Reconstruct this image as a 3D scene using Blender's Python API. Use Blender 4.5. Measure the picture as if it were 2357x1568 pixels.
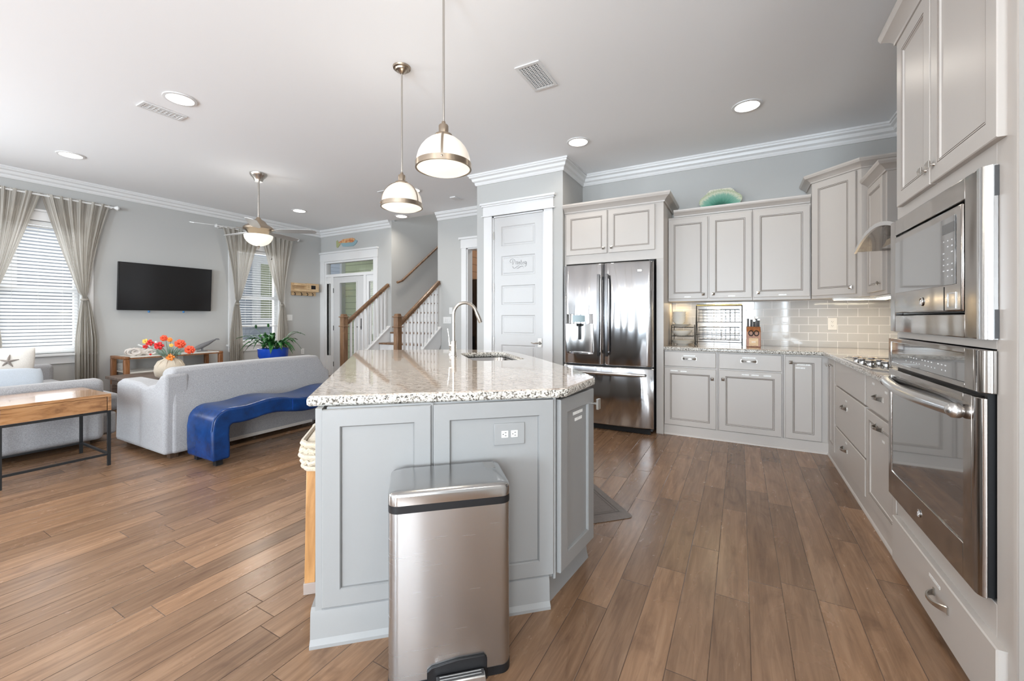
import bpy, bmesh, math, random
from mathutils import Matrix, Vector
R = math.radians
random.seed(7)
for o in list(bpy.data.objects): bpy.data.objects.remove(o)
SC = bpy.context.scene
COL = SC.collection

# ------------------------------------------------------------------ camera
cam = bpy.data.cameras.new('camera'); cam.sensor_fit = 'HORIZONTAL'; cam.sensor_width = 36
cam.lens = 36*950/2357; cam.shift_y = -(784-732)/2357; cam.clip_start = .02; cam.clip_end = 200
co = bpy.data.objects.new('camera', cam); COL.objects.link(co)
co.location = (0, 0, 1.21); co.rotation_euler = (R(90), 0, R(28.97)); SC.camera = co
# ------------------------------------------------------------------ world, light, exposure
SC.view_settings.view_transform = 'Standard'; SC.view_settings.look = 'None'
SC.view_settings.exposure = 0.22; SC.view_settings.gamma = 1; SC.view_settings.use_curve_mapping = False
W = bpy.data.worlds.new('sky'); SC.world = W; W.use_nodes = True
bg = W.node_tree.nodes['Background']; bg.inputs[0].default_value = (.86, .93, 1, 1); bg.inputs[1].default_value = 1.25
SC.cycles.max_bounces = 10; SC.cycles.diffuse_bounces = 6; SC.cycles.glossy_bounces = 5
SC.cycles.transmission_bounces = 6; SC.cycles.transparent_max_bounces = 12
SC.cycles.caustics_reflective = False; SC.cycles.caustics_refractive = False
SC.cycles.use_denoising = True; SC.cycles.sample_clamp_indirect = 8

def area(name, loc, rot, sx, sy, power, color=(1, 1, 1), spread=180):
    l = bpy.data.lights.new(name, 'AREA'); l.shape = 'RECTANGLE'; l.size = sx; l.size_y = sy
    l.energy = power; l.color = color; l.spread = R(spread)
    o = bpy.data.objects.new(name, l); o.location = loc; o.rotation_euler = rot; COL.objects.link(o); return o
DAY = (.97, .985, 1); FILL_COL = (.77, .895, 1)
# daylight from the rear and left windows, plus added fill lamps and right window
for wx, wp, gp_ in ((-6.2, 25, 130), (-3.4, 22, 150), (-.35, 15, 540)):
    area('daylight_rear_window', (wx, -6.90, 1.25), (R(90), 0, 0), 1.5, 2.25, wp, DAY)
    area('rear_bounce_fill', (wx, -6.88, 1.25), (R(132), 0, 0), 1.5, 2.25, gp_, FILL_COL)  # added upward lamp brightens the ceiling, standing for ground bounce
area('daylight_side_window', (-7.72, -1.3, 1.52), (R(90), 0, R(-90)), 1.7, 1.75, 120, DAY)
area('side_bounce_fill', (-7.70, -1.3, 1.52), (R(112), 0, R(-90)), 1.7, 1.75, 40, FILL_COL)  # added uplight at the left window, fills the ceiling
area('right_window_fill', (1.22, -2.6, 1.5), (R(90), 0, R(90)), 1.7, 1.7, 150, DAY)  # unseen window light added to brighten the television wall
area('right_bounce_fill', (1.20, -2.6, 1.5), (R(108), 0, R(75)), 1.7, 1.7, 70, FILL_COL)  # upward fill lamp added at the same right window
for wy in (1.675, 4.41): area('daylight_side_window', (-7.99, wy, 1.6), (R(90), 0, R(-90)), .76, 1.7, 14, DAY)

# ------------------------------------------------------------------ materials
def mat(name, col, rough=.5, metal=0, spec=.5, emit=None, es=0, coat=0):
    m = bpy.data.materials.new(name); m.use_nodes = True
    b = m.node_tree.nodes['Principled BSDF']
    b.inputs['Base Color'].default_value = (*col, 1); b.inputs['Roughness'].default_value = rough
    b.inputs['Metallic'].default_value = metal; b.inputs['Specular IOR Level'].default_value = spec
    if coat: b.inputs['Coat Weight'].default_value = coat; b.inputs['Coat Roughness'].default_value = .08
    if emit: b.inputs['Emission Color'].default_value = (*emit, 1); b.inputs['Emission Strength'].default_value = es
    return m
class G:
    """small node graph helper on a principled material"""
    def __init__(s, m): s.m = m; s.t = m.node_tree; s.n = s.t.nodes; s.b = s.n['Principled BSDF']
    def new(s, ty, **k):
        n = s.n.new(ty)
        for a, v in k.items():
            if hasattr(n, a): setattr(n, a, v)
        return n
    def link(s, a, b): s.t.links.new(a, b)
    def math(s, op, a, b=None, c=None):
        n = s.n.new('ShaderNodeMath'); n.operation = op
        for i, v in enumerate((a, b, c)):
            if v is None: continue
            if isinstance(v, (int, float)): n.inputs[i].default_value = v
            else: s.link(v, n.inputs[i])
        return n.outputs[0]
    def coords(s, kind='Object', scale=(1, 1, 1), rot=(0, 0, 0)):
        tc = s.new('ShaderNodeTexCoord'); mp = s.new('ShaderNodeMapping')
        mp.inputs['Scale'].default_value = scale; mp.inputs['Rotation'].default_value = rot
        s.link(tc.outputs[kind], mp.inputs[0]); return mp.outputs[0]
    def noise(s, vec, scale, detail=4, rough=.5, dist=0):
        n = s.new('ShaderNodeTexNoise'); n.inputs['Scale'].default_value = scale; n.inputs['Detail'].default_value = detail
        n.inputs['Roughness'].default_value = rough; n.inputs['Distortion'].default_value = dist
        s.link(vec, n.inputs['Vector']); return n.outputs['Fac']
    def ramp(s, fac, stops):
        n = s.new('ShaderNodeValToRGB'); e = n.color_ramp.elements
        while len(e) < len(stops): e.new(.5)
        for k, (p, c) in enumerate(stops): e[k].position = p; e[k].color = (*c, 1)
        s.link(fac, n.inputs[0]); return n.outputs[0]
    def mix(s, fac, a, b, mode='MIX'):
        n = s.new('ShaderNodeMix'); n.data_type = 'RGBA'; n.blend_type = mode
        for i, v in ((0, fac), (6, a), (7, b)):
            if isinstance(v, (int, float)): n.inputs[i].default_value = v
            elif isinstance(v, tuple): n.inputs[i].default_value = (*v, 1)
            else: s.link(v, n.inputs[i])
        return n.outputs[2]
    def bump(s, h, strength=.3, dist=.002):
        n = s.new('ShaderNodeBump'); n.inputs['Strength'].default_value = strength; n.inputs['Distance'].default_value = dist
        s.link(h, n.inputs['Height']); s.link(n.outputs[0], s.b.inputs['Normal']); return n
    def col(s, c): s.link(c, s.b.inputs['Base Color'])

M_WALL = mat('wall_paint', (.46, .46, .45), .75, spec=.25)
g = G(M_WALL); g.bump(g.noise(g.coords(scale=(1, 1, 1)), 160, 3), .12, .0015)
M_CEIL = mat('ceiling_paint', (.87, .885, .905), .9, spec=.15)
M_TRIM = mat('white_trim_paint', (.70, .70, .70), .38)
M_DOORW = mat('white_door_paint', (.56, .56, .56), .42)
M_CAB = mat('greige_cabinet_paint', (.50, .463, .43), .36)
g = G(M_CAB); n = g.noise(g.coords(scale=(60, 60, 2)), 3, 3); g.bump(n, .05, .001)
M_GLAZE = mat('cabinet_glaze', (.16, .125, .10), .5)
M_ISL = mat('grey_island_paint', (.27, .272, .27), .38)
M_ISLSHADE = mat('grey_island_recess_shade', (.215, .217, .215), .45)  # darker copy of the island grey, shade painted into panel recesses
M_DARK = mat('dark_gap', (.012, .011, .010), .7)
M_BLACK = mat('black_plastic', (.008, .008, .009), .45, spec=.35)
M_GASK = mat('dark_grey_metal', (.07, .07, .072), .45, .3)
M_NICK = mat('brushed_nickel', (.56, .53, .49), .26, 1)
M_NICKD = mat('aged_nickel_fixture', (.42, .345, .27), .28, 1)
M_CHROME = mat('chrome', (.80, .80, .80), .07, 1)
M_WHITEP = mat('white_plastic', (.74, .74, .73), .35)
M_ALMOND = mat('almond_plastic', (.62, .585, .54), .35)
M_LBL = mat('white_label_tape', (.80, .80, .78), .4)
g = G(M_LBL)
v_ = g.coords(scale=(420, 420, 190)); g.col(g.ramp(g.noise(v_, 1, 1), [(.30, (.25, .25, .25)), (.40, (.85, .85, .83))]))

def steel(name, col, rough, aniso=.75, wav=0, wavscale=2.2, stretch=.45):
    m = mat(name, col, rough, 1); g = G(m)
    g.b.inputs['Anisotropic'].default_value = aniso; g.b.inputs['Anisotropic Rotation'].default_value = .25
    tn = g.new('ShaderNodeTangent'); tn.direction_type = 'RADIAL'; tn.axis = 'Z'; g.link(tn.outputs[0], g.b.inputs['Tangent'])
    n1 = g.noise(g.coords(scale=(3, 3, 300)), 1, 2)
    g.link(g.math('MULTIPLY_ADD', n1, .015, rough-.007), g.b.inputs['Roughness'])
    if wav:
        n2 = g.noise(g.coords(scale=(1, 1, stretch)), wavscale, 1)
        b1 = g.new('ShaderNodeBump'); b1.inputs['Strength'].default_value = 1; b1.inputs['Distance'].default_value = wav
        g.link(n2, b1.inputs['Height']); g.link(b1.outputs[0], g.b.inputs['Normal'])
    return m
M_STEEL_F = steel('fridge_stainless', (.56, .56, .57), .13, .75, .05, 3.4, .22)
M_STEEL_O = steel('oven_stainless', (.40, .37, .345), .13, .6, .008, 5)
M_STEEL_B = steel('brushed_stainless', (.66, .655, .65), .24, .5)
M_STEEL_C = steel('bin_stainless', (.50, .51, .52), .27, .6, .010, 4, .15)
M_STEEL_L = steel('bin_lid_stainless', (.47, .465, .46), .18, .3)
M_OVGLASS = mat('black_oven_glass', (.035, .035, .037), .03, spec=1.0, coat=1)
G(M_OVGLASS).b.inputs['IOR'].default_value = 2.3

# hardwood floor: planks along Y, 0.1295 m wide, random lengths and tones
M_FLOOR = mat('hardwood_floor', (.2, .11, .06), .3)
g = G(M_FLOOR)
tc = g.new('ShaderNodeTexCoord'); sep = g.new('ShaderNodeSeparateXYZ'); g.link(tc.outputs['Object'], sep.inputs[0])
gx = g.math('DIVIDE', g.math('SUBTRACT', sep.outputs[0], .032), .1295)
row = g.math('FLOOR', gx); fx = g.math('SUBTRACT', gx, row)
wn = g.new('ShaderNodeTexWhiteNoise'); wn.noise_dimensions = '1D'; g.link(row, wn.inputs['W'])
L = g.math('MULTIPLY_ADD', wn.outputs['Value'], .5, .85)
gy = g.math('ADD', g.math('DIVIDE', sep.outputs[1], L), g.math('MULTIPLY', wn.outputs['Value'], 17.3))
idx = g.math('FLOOR', gy); fy = g.math('MULTIPLY', g.math('SUBTRACT', gy, idx), L)
wn2 = g.new('ShaderNodeTexWhiteNoise'); wn2.noise_dimensions = '2D'
cmb = g.new('ShaderNodeCombineXYZ'); g.link(row, cmb.inputs[0]); g.link(idx, cmb.inputs[1]); g.link(cmb.outputs[0], wn2.inputs['Vector'])
rnd = wn2.outputs['Value']
off = g.new('ShaderNodeCombineXYZ'); g.link(g.math('MULTIPLY', rnd, 31), off.inputs[0]); g.link(g.math('MULTIPLY', rnd, 53), off.inputs[1])
va = g.new('ShaderNodeVectorMath'); va.operation = 'ADD'; g.link(tc.outputs['Object'], va.inputs[0]); g.link(off.outputs[0], va.inputs[1])
mp = g.new('ShaderNodeMapping'); mp.inputs['Scale'].default_value = (34, 2.6, 1); g.link(va.outputs[0], mp.inputs[0])
grain = g.noise(mp.outputs[0], 1, 6, .62, .9)
mp2 = g.new('ShaderNodeMapping'); mp2.inputs['Scale'].default_value = (7, 2.2, 1); g.link(va.outputs[0], mp2.inputs[0])
blot = g.noise(mp2.outputs[0], 1, 4, .6, 1.6)
c1 = g.ramp(grain, [(.22, (.125, .070, .040)), (.5, (.200, .118, .070)), (.78, (.275, .172, .108))])
c2 = g.ramp(blot, [(.18, (.50, .44, .40)), (.42, (.97, .96, .94)), (.8, (1.12, 1.10, 1.06))])
c3 = g.mix(1.0, c1, c2, 'MULTIPLY')
tone = g.ramp(rnd, [(0, (.82, .80, .78)), (.5, (1.12, 1.12, 1.12)), (1, (1.38, 1.34, 1.28))])
c4 = g.mix(1.0, c3, tone, 'MULTIPLY')
ex = g.math('MINIMUM', fx, g.math('SUBTRACT', 1, fx)); ex = g.math('MULTIPLY', ex, .1295)
ey = g.math('MINIMUM', fy, g.math('SUBTRACT', L, fy))
ed = g.math('MINIMUM', ex, ey)
gap = g.math('SMOOTH_MIN', g.math('DIVIDE', ed, .0022), 1, .1)
c5 = g.mix(gap, (.035, .018, .010), c4)
g.col(c5)
hgt = g.math('ADD', g.math('MULTIPLY', gap, .9), g.math('ADD', g.math('MULTIPLY', grain, .25), g.math('MULTIPLY', blot, .9)))
g.bump(hgt, .35, .0022)
g.link(g.math('MULTIPLY_ADD', blot, .12, .20), g.b.inputs['Roughness'])
g.b.inputs['Specular IOR Level'].default_value = .55

# granite
def granite(name):
    m = mat(name, (.6, .58, .54), .035, coat=.3); g = G(m)
    v = g.coords(rot=(0, 0, R(20)))
    mpg = g.coords(scale=(2.6, 5.5, 5.5), rot=(0, 0, R(-35)))
    flow = g.noise(mpg, 9, 8, .75, 1.2)
    base = g.ramp(flow, [(.32, (.15, .11, .085)), (.42, (.36, .295, .245)), (.53, (.53, .475, .42)), (.72, (.64, .60, .55))])
    sp = g.noise(v, 150, 2, .6)
    speck = g.ramp(sp, [(.33, (.05, .045, .045)), (.40, (1, 1, 1))])
    mask = g.ramp(g.noise(v, 22, 3, .6), [(.44, (0, 0, 0)), (.56, (1, 1, 1))])
    sp2 = g.mix(mask, (1, 1, 1), speck)
    g.col(g.mix(1.0, base, sp2, 'MULTIPLY'))
    return m
M_GRAN = granite('granite')
M_GRANE = mat('granite_edge', (.6, .6, .57), .12); g = G(M_GRANE)
v = g.coords()
sp = g.ramp(g.noise(v, 110, 3, .65), [(.35, (.02, .02, .02)), (.42, (.16, .14, .12)), (.48, (.42, .39, .34)), (.54, (.58, .56, .52)), (.7, (.64, .62, .58))])
g.col(sp)
# subway tile
M_TILE = mat('grey_glass_subway_tile', (.5, .47, .44), .08, spec=.7); g = G(M_TILE)
tc = g.new('ShaderNodeTexCoord'); sep = g.new('ShaderNodeSeparateXYZ'); g.link(tc.outputs['Object'], sep.inputs[0])
cmb = g.new('ShaderNodeCombineXYZ'); g.link(g.math('ADD', sep.outputs[0], sep.outputs[1]), cmb.inputs[0]); g.link(sep.outputs[2], cmb.inputs[1])
br = g.new('ShaderNodeTexBrick'); g.link(cmb.outputs[0], br.inputs['Vector'])
for k, vv in (('Color1', (.44, .425, .41, 1)), ('Color2', (.47, .455, .44, 1)), ('Mortar', (.70, .68, .66, 1))): br.inputs[k].default_value = vv
br.inputs['Scale'].default_value = 1; br.inputs['Mortar Size'].default_value = .0022; br.inputs['Mortar Smooth'].default_value = .1
br.inputs['Brick Width'].default_value = .1575; br.inputs['Row Height'].default_value = .0815; br.offset = .5
g.col(br.outputs['Color']); g.bump(g.math('SUBTRACT', 1, br.outputs['Fac']), .6, .002)
g.link(g.math('MULTIPLY_ADD', br.outputs['Fac'], .5, .07), g.b.inputs['Roughness'])

def wood(name, dark, mid, light, scale=(3, 3, 30), rough=.4, sc=2.2, dist=1.2):
    m = mat(name, mid, rough); g = G(m)
    n = g.noise(g.coords(scale=scale), sc, 5, .6, dist)
    g.col(g.ramp(n, [(.28, dark), (.5, mid), (.74, light)])); g.bump(n, .08, .001); return m
M_STAIRW = wood('brown_stained_oak', (.085, .043, .02), (.16, .085, .042), (.26, .15, .08), (9, 9, 1.5), .35)
M_TABW = wood('acacia_wood', (.17, .075, .03), (.38, .195, .085), (.50, .29, .145), (14, 2, 14), .2, 1.6)
M_TABW.node_tree.nodes['Principled BSDF'].inputs['Coat Weight'].default_value = .5
M_CONSW = wood('walnut_orange_wood', (.13, .05, .018), (.25, .105, .04), (.36, .17, .07), (9, 9, 1.5), .35)
M_COFF = wood('weathered_brown_wood', (.07, .05, .04), (.16, .12, .10), (.26, .20, .16), (12, 2, 12), .4)
M_STOOL = wood('honey_wood', (.30, .14, .045), (.45, .23, .085), (.55, .31, .13), (9, 9, 1.2), .35)
M_PINE = wood('light_pine', (.42, .26, .13), (.60, .42, .24), (.70, .52, .33), (3, 3, 14), .5)
M_DWOOD = wood('dark_brown_wood', (.03, .017, .010), (.07, .040, .024), (.11, .07, .042), (9, 9, 1.5), .45)
M_BLOCK = wood('red_brown_block_wood', (.15, .05, .018), (.30, .115, .045), (.40, .18, .08), (20, 20, 3), .3)

def fabric(name, col, sc=900, amt=.25, rough=.9):
    m = mat(name, col, rough, spec=.2); g = G(m)
    n = g.noise(g.coords(), sc*.18, 4, .7); n2 = g.noise(g.coords(), 9, 3)
    lo = tuple(c*(1-amt) for c in col); hi = tuple(min(1, c*(1+amt)) for c in col)
    g.col(g.ramp(n, [(.32, lo), (.68, hi)])); g.bump(g.math('ADD', n, g.math('MULTIPLY', n2, 2)), .3, .003)
    g.b.inputs['Sheen Weight'].default_value = .2
    return m
M_SOFA = fabric('grey_sofa_fabric', (.31, .31, .32))
M_PILB = fabric('pale_blue_cotton', (.42, .47, .53), amt=.08)
M_PILW = fabric('cream_linen', (.60, .57, .53), amt=.1)
M_STAR = fabric('taupe_print', (.22, .19, .17), amt=.1)
M_VASE = fabric('beige_burlap', (.52, .45, .36), amt=.15)
M_MAT = fabric('taupe_rubber', (.155, .13, .118), 300, .12, .6)
M_ROPE = fabric('natural_rope', (.50, .43, .33), amt=.2)
M_BLUE = mat('blue_leather', (.008, .055, .22), .24, spec=.4); g = G(M_BLUE)
n = g.noise(g.coords(), 7, 5, .65); g.col(g.ramp(n, [(.3, (.001, .016, .07)), (.6, (.002, .034, .15)), (.8, (.008, .07, .24))]))
g.bump(g.noise(g.coords(), 260, 3), .15, .001)
M_BLUE2 = mat('blue_pot_plastic', (.008, .06, .42), .22)
M_CHARC = mat('black_powder_coated_steel', (.022, .024, .026), .4, .4)
M_TV = mat('television_screen', (.006, .006, .007), .16, spec=.6)
M_LEAF = mat('leaf_green', (.022, .12, .022), .35); g = G(M_LEAF)
g.col(g.ramp(g.noise(g.coords(), 18, 3), [(.3, (.008, .045, .012)), (.6, (.03, .15, .03)), (.8, (.10, .26, .08))]))
M_STEM = mat('stem_green', (.10, .16, .08), .6)
M_SILV = mat('sage_leaf', (.17, .25, .20), .6)
M_SOIL = mat('soil', (.02, .014, .010), .95)
M_CURT = bpy.data.materials.new('striped_sheer_curtain'); M_CURT.use_nodes = True
g = G(M_CURT)
uvn = g.new('ShaderNodeUVMap'); mpn = g.new('ShaderNodeMapping'); mpn.inputs['Scale'].default_value = (60, 2.2, 1); g.link(uvn.outputs[0], mpn.inputs[0])
n = g.noise(mpn.outputs[0], 1, 4, .65)
cc = g.ramp(n, [(.34, (.26, .225, .18)), (.46, (.50, .465, .41)), (.6, (.76, .73, .68))])
g.col(cc); g.b.inputs['Roughness'].default_value = .9
tr = g.new('ShaderNodeBsdfTranslucent'); g.link(cc, tr.inputs[0]); tp = g.new('ShaderNodeBsdfTransparent')
mx = g.new('ShaderNodeMixShader'); mx.inputs[0].default_value = .5; g.link(g.b.outputs[0], mx.inputs[1]); g.link(tr.outputs[0], mx.inputs[2])
mx2 = g.new('ShaderNodeMixShader'); mx2.inputs[0].default_value = .14; g.link(mx.outputs[0], mx2.inputs[1]); g.link(tp.outputs[0], mx2.inputs[2])
g.link(mx2.outputs[0], g.n['Material Output'].inputs[0])
def glass(name, tint=(1, 1, 1), refl=.07):
    m = bpy.data.materials.new(name); m.use_nodes = True; t = m.node_tree; t.nodes.remove(t.nodes['Principled BSDF'])
    a = t.nodes.new('ShaderNodeBsdfTransparent'); a.inputs[0].default_value = (*tint, 1)
    b = t.nodes.new('ShaderNodeBsdfGlossy'); b.inputs['Roughness'].default_value = .02
    x = t.nodes.new('ShaderNodeMixShader'); x.inputs[0].default_value = refl
    t.links.new(a.outputs[0], x.inputs[1]); t.links.new(b.outputs[0], x.inputs[2]); t.links.new(x.outputs[0], t.nodes['Material Output'].inputs[0]); return m
M_GLASS = glass('window_glass'); M_HGLASS = glass('smoky_hood_glass', (.62, .60, .58), .25)
M_BLIND = mat('white_blind_slat', (.72, .73, .73), .5)
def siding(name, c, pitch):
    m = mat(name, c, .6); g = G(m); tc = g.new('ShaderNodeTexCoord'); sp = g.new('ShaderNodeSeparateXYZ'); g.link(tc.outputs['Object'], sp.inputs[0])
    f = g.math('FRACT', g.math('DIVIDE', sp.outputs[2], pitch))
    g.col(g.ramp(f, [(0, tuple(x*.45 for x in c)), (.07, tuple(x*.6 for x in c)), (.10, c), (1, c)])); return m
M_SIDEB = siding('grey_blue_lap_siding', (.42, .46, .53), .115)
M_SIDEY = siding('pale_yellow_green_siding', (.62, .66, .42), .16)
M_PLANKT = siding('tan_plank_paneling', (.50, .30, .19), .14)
M_GLOWW = mat('lit_white_glass', (.62, .58, .52), .3, emit=(1, .88, .74), es=.36)
M_GLOWB = mat('lit_diffuser', (.5, .48, .42), .3, emit=(1, .92, .78), es=.80)
M_GLOWC = mat('lit_downlight_lens', (1, 1, 1), .4, emit=(1, .93, .82), es=7)
M_GLOWS = mat('under_cabinet_strip', (1, 1, 1), .4, emit=(1, .90, .66), es=6)
M_CER = mat('white_ceramic', (.72, .70, .65), .15)
M_CORAL = mat('white_coral', (.66, .61, .57), .7)
M_GREYS = mat('grey_carved_stone', (.17, .17, .18), .55)
M_RED = mat('red_petals', (.55, .012, .010), .55); M_ORNG = mat('orange_petals', (.80, .23, .03), .55)
M_ORR = mat('orange_red_petals', (.68, .07, .02), .55); M_YEL = mat('yellow_petals', (.85, .46, .08), .55)
M_BRWN = mat('flower_centre', (.12, .03, .02), .7)
M_BT = mat('blue_tab', (.05, .19, .42), .5)
M_SINK = mat('sink_steel', (.50, .50, .50), .2, 1)
M_KCAP = mat('tan_knob_cap', (.62, .45, .28), .22, .8)
M_GOLD = mat('brass_bar', (.62, .40, .12), .25, 1)
M_FISH_O = mat('painted_fish_orange', (.55, .22, .08), .6); g = G(M_FISH_O)
g.col(g.ramp(g.noise(g.coords(), 14, 2), [(.35, (.50, .15, .05)), (.6, (.62, .40, .20))]))
M_FISH_B = mat('painted_fish_blue', (.25, .38, .42), .6)
M_OLIVE = mat('painted_fish_olive', (.36, .37, .18), .6)
M_SHELLG = mat('green_iridescent_glass', (.12, .42, .28), .1, spec=.8)
g = G(M_SHELLG); tcn = g.new('ShaderNodeTexCoord'); spn = g.new('ShaderNodeSeparateXYZ'); g.link(tcn.outputs['Object'], spn.inputs[0])
rr = g.math('SQRT', g.math('ADD', g.math('MULTIPLY', g.math('MULTIPLY', spn.outputs[0], spn.outputs[0]), .68), g.math('POWER', g.math('SUBTRACT', spn.outputs[2], .10), 2)))
an_ = g.math('ARCTAN2', g.math('SUBTRACT', spn.outputs[2], .06), spn.outputs[0])
cm_ = g.new('ShaderNodeCombineXYZ'); g.link(g.math('MULTIPLY', an_, 9), cm_.inputs[0]); g.link(g.math('MULTIPLY', rr, 6), cm_.inputs[1])
ray_ = g.noise(cm_.outputs[0], 2.5, 4, .7)
g.col(g.ramp(g.math('MULTIPLY', g.math('ADD', rr, g.math('MULTIPLY', g.math('SUBTRACT', ray_, .5), .09)), 4), [(.22, (.03, .13, .09)), (.40, (.10, .30, .22)), (.60, (.22, .42, .33)), (.72, (.62, .64, .50)), (.80, (.40, .46, .30)), (.9, (.70, .68, .58))]))

# ------------------------------------------------------------------ mesh building
class MB:
    def __init__(s, M=None): s.v = []; s.f = []; s.m = []; s.uv = {}; s.M = M; s.k = 0
    def _a(s, p): p = Vector(p); s.v.append(s.M @ p if s.M else p); return len(s.v)-1
    def face(s, ids, m=None): s.f.append(tuple(ids)); s.m.append(s.k if m is None else m); return len(s.f)-1
    def quad(s, *p, m=None): return s.face([s._a(q) for q in p], m)
    def box(s, x0, x1, y0, y1, z0, z1, m=None):
        i = [s._a(p) for p in ((x0, y0, z0), (x1, y0, z0), (x1, y1, z0), (x0, y1, z0), (x0, y0, z1), (x1, y0, z1), (x1, y1, z1), (x0, y1, z1))]
        for q in ((0, 3, 2, 1), (4, 5, 6, 7), (0, 1, 5, 4), (1, 2, 6, 5), (2, 3, 7, 6), (3, 0, 4, 7)): s.face([i[a] for a in q], m)
        return s
    def taper(s, x0, x1, y0, y1, z0, z1, dx, dy, m=None):  # top inset by dx,dy
        i = [s._a(p) for p in ((x0, y0, z0), (x1, y0, z0), (x1, y1, z0), (x0, y1, z0), (x0+dx, y0+dy, z1), (x1-dx, y0+dy, z1), (x1-dx, y1-dy, z1), (x0+dx, y1-dy, z1))]
        for q in ((0, 3, 2, 1), (4, 5, 6, 7), (0, 1, 5, 4), (1, 2, 6, 5), (2, 3, 7, 6), (3, 0, 4, 7)): s.face([i[a] for a in q], m)
        return s
    def loops(s, rings, close=True, cap0=True, cap1=True, m=None):
        ids = [[s._a(p) for p in r] for r in rings]; n = len(ids[0])
        for a, b in zip(ids, ids[1:]):
            for k in range(n if close else n-1): s.face((a[k], a[(k+1) % n], b[(k+1) % n], b[k]), m)
        if cap0 and close: s.face(ids[0][::-1], m)
        if cap1 and close: s.face(ids[-1], m)
        return s
    def prism(s, poly, z0, z1, m=None): return s.loops([[(x, y, z0) for x, y in poly], [(x, y, z1) for x, y in poly]], m=m)
    def lathe(s, c, prof, n=32, m=None, axis='z', caps=True):
        rings = []
        for r, h in prof:
            ring = []
            for k in range(n):
                a = 2*math.pi*k/n; p = (r*math.cos(a), r*math.sin(a), h)
                if axis == 'y': p = (p[0], p[2], p[1])
                if axis == 'x': p = (p[2], p[0], p[1])
                ring.append((c[0]+p[0], c[1]+p[1], c[2]+p[2]))
            rings.append(ring)
        return s.loops(rings, cap0=caps, cap1=caps, m=m)
    def tube(s, pts, r, n=10, m=None, cap=True):
        pts = [Vector(p) for p in pts]; rs = r if isinstance(r, (list, tuple)) else [r]*len(pts); rings = []
        up = Vector((0, 0, 1)); T0 = (pts[1]-pts[0]).normalized()
        if abs(T0.dot(up)) > .95: up = Vector((1, 0, 0))
        Nv = T0.cross(up).normalized()
        for k, p in enumerate(pts):
            T = (pts[min(k+1, len(pts)-1)]-pts[max(k-1, 0)]).normalized()
            Nv = (Nv-T*Nv.dot(T)).normalized(); B = T.cross(Nv)
            rings.append([p+(Nv*math.cos(2*math.pi*j/n)+B*math.sin(2*math.pi*j/n))*rs[k] for j in range(n)])
        return s.loops(rings, cap0=cap, cap1=cap, m=m)
    def bar(s, a, b, w, h, m=None):  # rectangular bar between points, w horizontal, h vertical-ish
        a, b = Vector(a), Vector(b); T = (b-a).normalized(); up = Vector((0, 0, 1))
        if abs(T.dot(up)) > .98: up = Vector((0, 1, 0))
        N_ = T.cross(up).normalized()*w/2; B = N_.cross(T).normalized()*h/2
        return s.loops([[a-N_-B, a+N_-B, a+N_+B, a-N_+B], [b-N_-B, b+N_-B, b+N_+B, b-N_+B]], m=m)
    def sphere(s, c, r, n=16, rz=None, m=None, sc=(1, 1, 1)):
        rings = []; h = n//2
        for i in range(1, h):
            a = math.pi*i/h; rings.append([(c[0]+sc[0]*r*math.sin(a)*math.cos(2*math.pi*k/n), c[1]+sc[1]*r*math.sin(a)*math.sin(2*math.pi*k/n), c[2]-sc[2]*r*math.cos(a)) for k in range(n)])
        return s.loops(rings, m=m)
    def sweep(s, path, prof, m=None, z=0, closed=False, caps=True):
        """horizontal polyline path [(x,y)], profile [(out,dz)], out = to the RIGHT of travel; mitred"""
        n = len(path); rings = []
        for k in range(n):
            p = Vector(path[k])
            def d(a, b): return (Vector(path[b])-Vector(path[a])).normalized()
            if closed: d0, d1 = d((k-1) % n, k), d(k, (k+1) % n)
            else: d0 = d(k-1, k) if k else d(0, 1); d1 = d(k, k+1) if k < n-1 else d(n-2, n-1)
            n0, n1 = Vector((d0.y, -d0.x)), Vector((d1.y, -d1.x)); mv = (n0+n1); mv = mv/max(.2, mv.dot(n0))
            rings.append([(p.x+mv.x*o, p.y+mv.y*o, z+h) for o, h in prof])
        if closed: rings.append(rings[0])
        return s.loops(rings, cap0=caps and not closed, cap1=caps and not closed, m=m)

ROOTM = {}
def rootm(o):
    while o.parent is not None: o = o.parent
    return ROOTM.get(o.name, Matrix())
def finish(name, mb, mats, inv, bevel=0, smooth=True, sub=0, angle=38, seg=2, solid=0):
    me = bpy.data.meshes.new(name)
    me.from_pydata([inv @ v for v in mb.v], [], mb.f)
    if not isinstance(mats, (list, tuple)): mats = [mats]
    for q in mats: me.materials.append(q)
    me.polygons.foreach_set('material_index', mb.m)
    if mb.uv:
        uvl = me.uv_layers.new(name='UVMap')
        for li, lp in enumerate(me.loops): uvl.data[li].uv = mb.uv.get(lp.vertex_index, (0, 0))
    if not mb.uv and not solid:
        bm = bmesh.new(); bm.from_mesh(me); bmesh.ops.recalc_face_normals(bm, faces=bm.faces); bm.to_mesh(me); bm.free()
    if smooth: me.shade_smooth(); me.set_sharp_from_angle(angle=R(angle))
    me.update()
    o = bpy.data.objects.new(name, me); COL.objects.link(o)
    if solid: md = o.modifiers.new('thickness', 'SOLIDIFY'); md.thickness = solid; md.offset = 0
    if bevel:
        md = o.modifiers.new('bevel', 'BEVEL'); md.width = bevel; md.segments = seg; md.limit_method = 'ANGLE'; md.angle_limit = R(40)
        md.use_clamp_overlap = True
    if sub: md = o.modifiers.new('smooth', 'SUBSURF'); md.levels = sub; md.render_levels = sub
    return o
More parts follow.
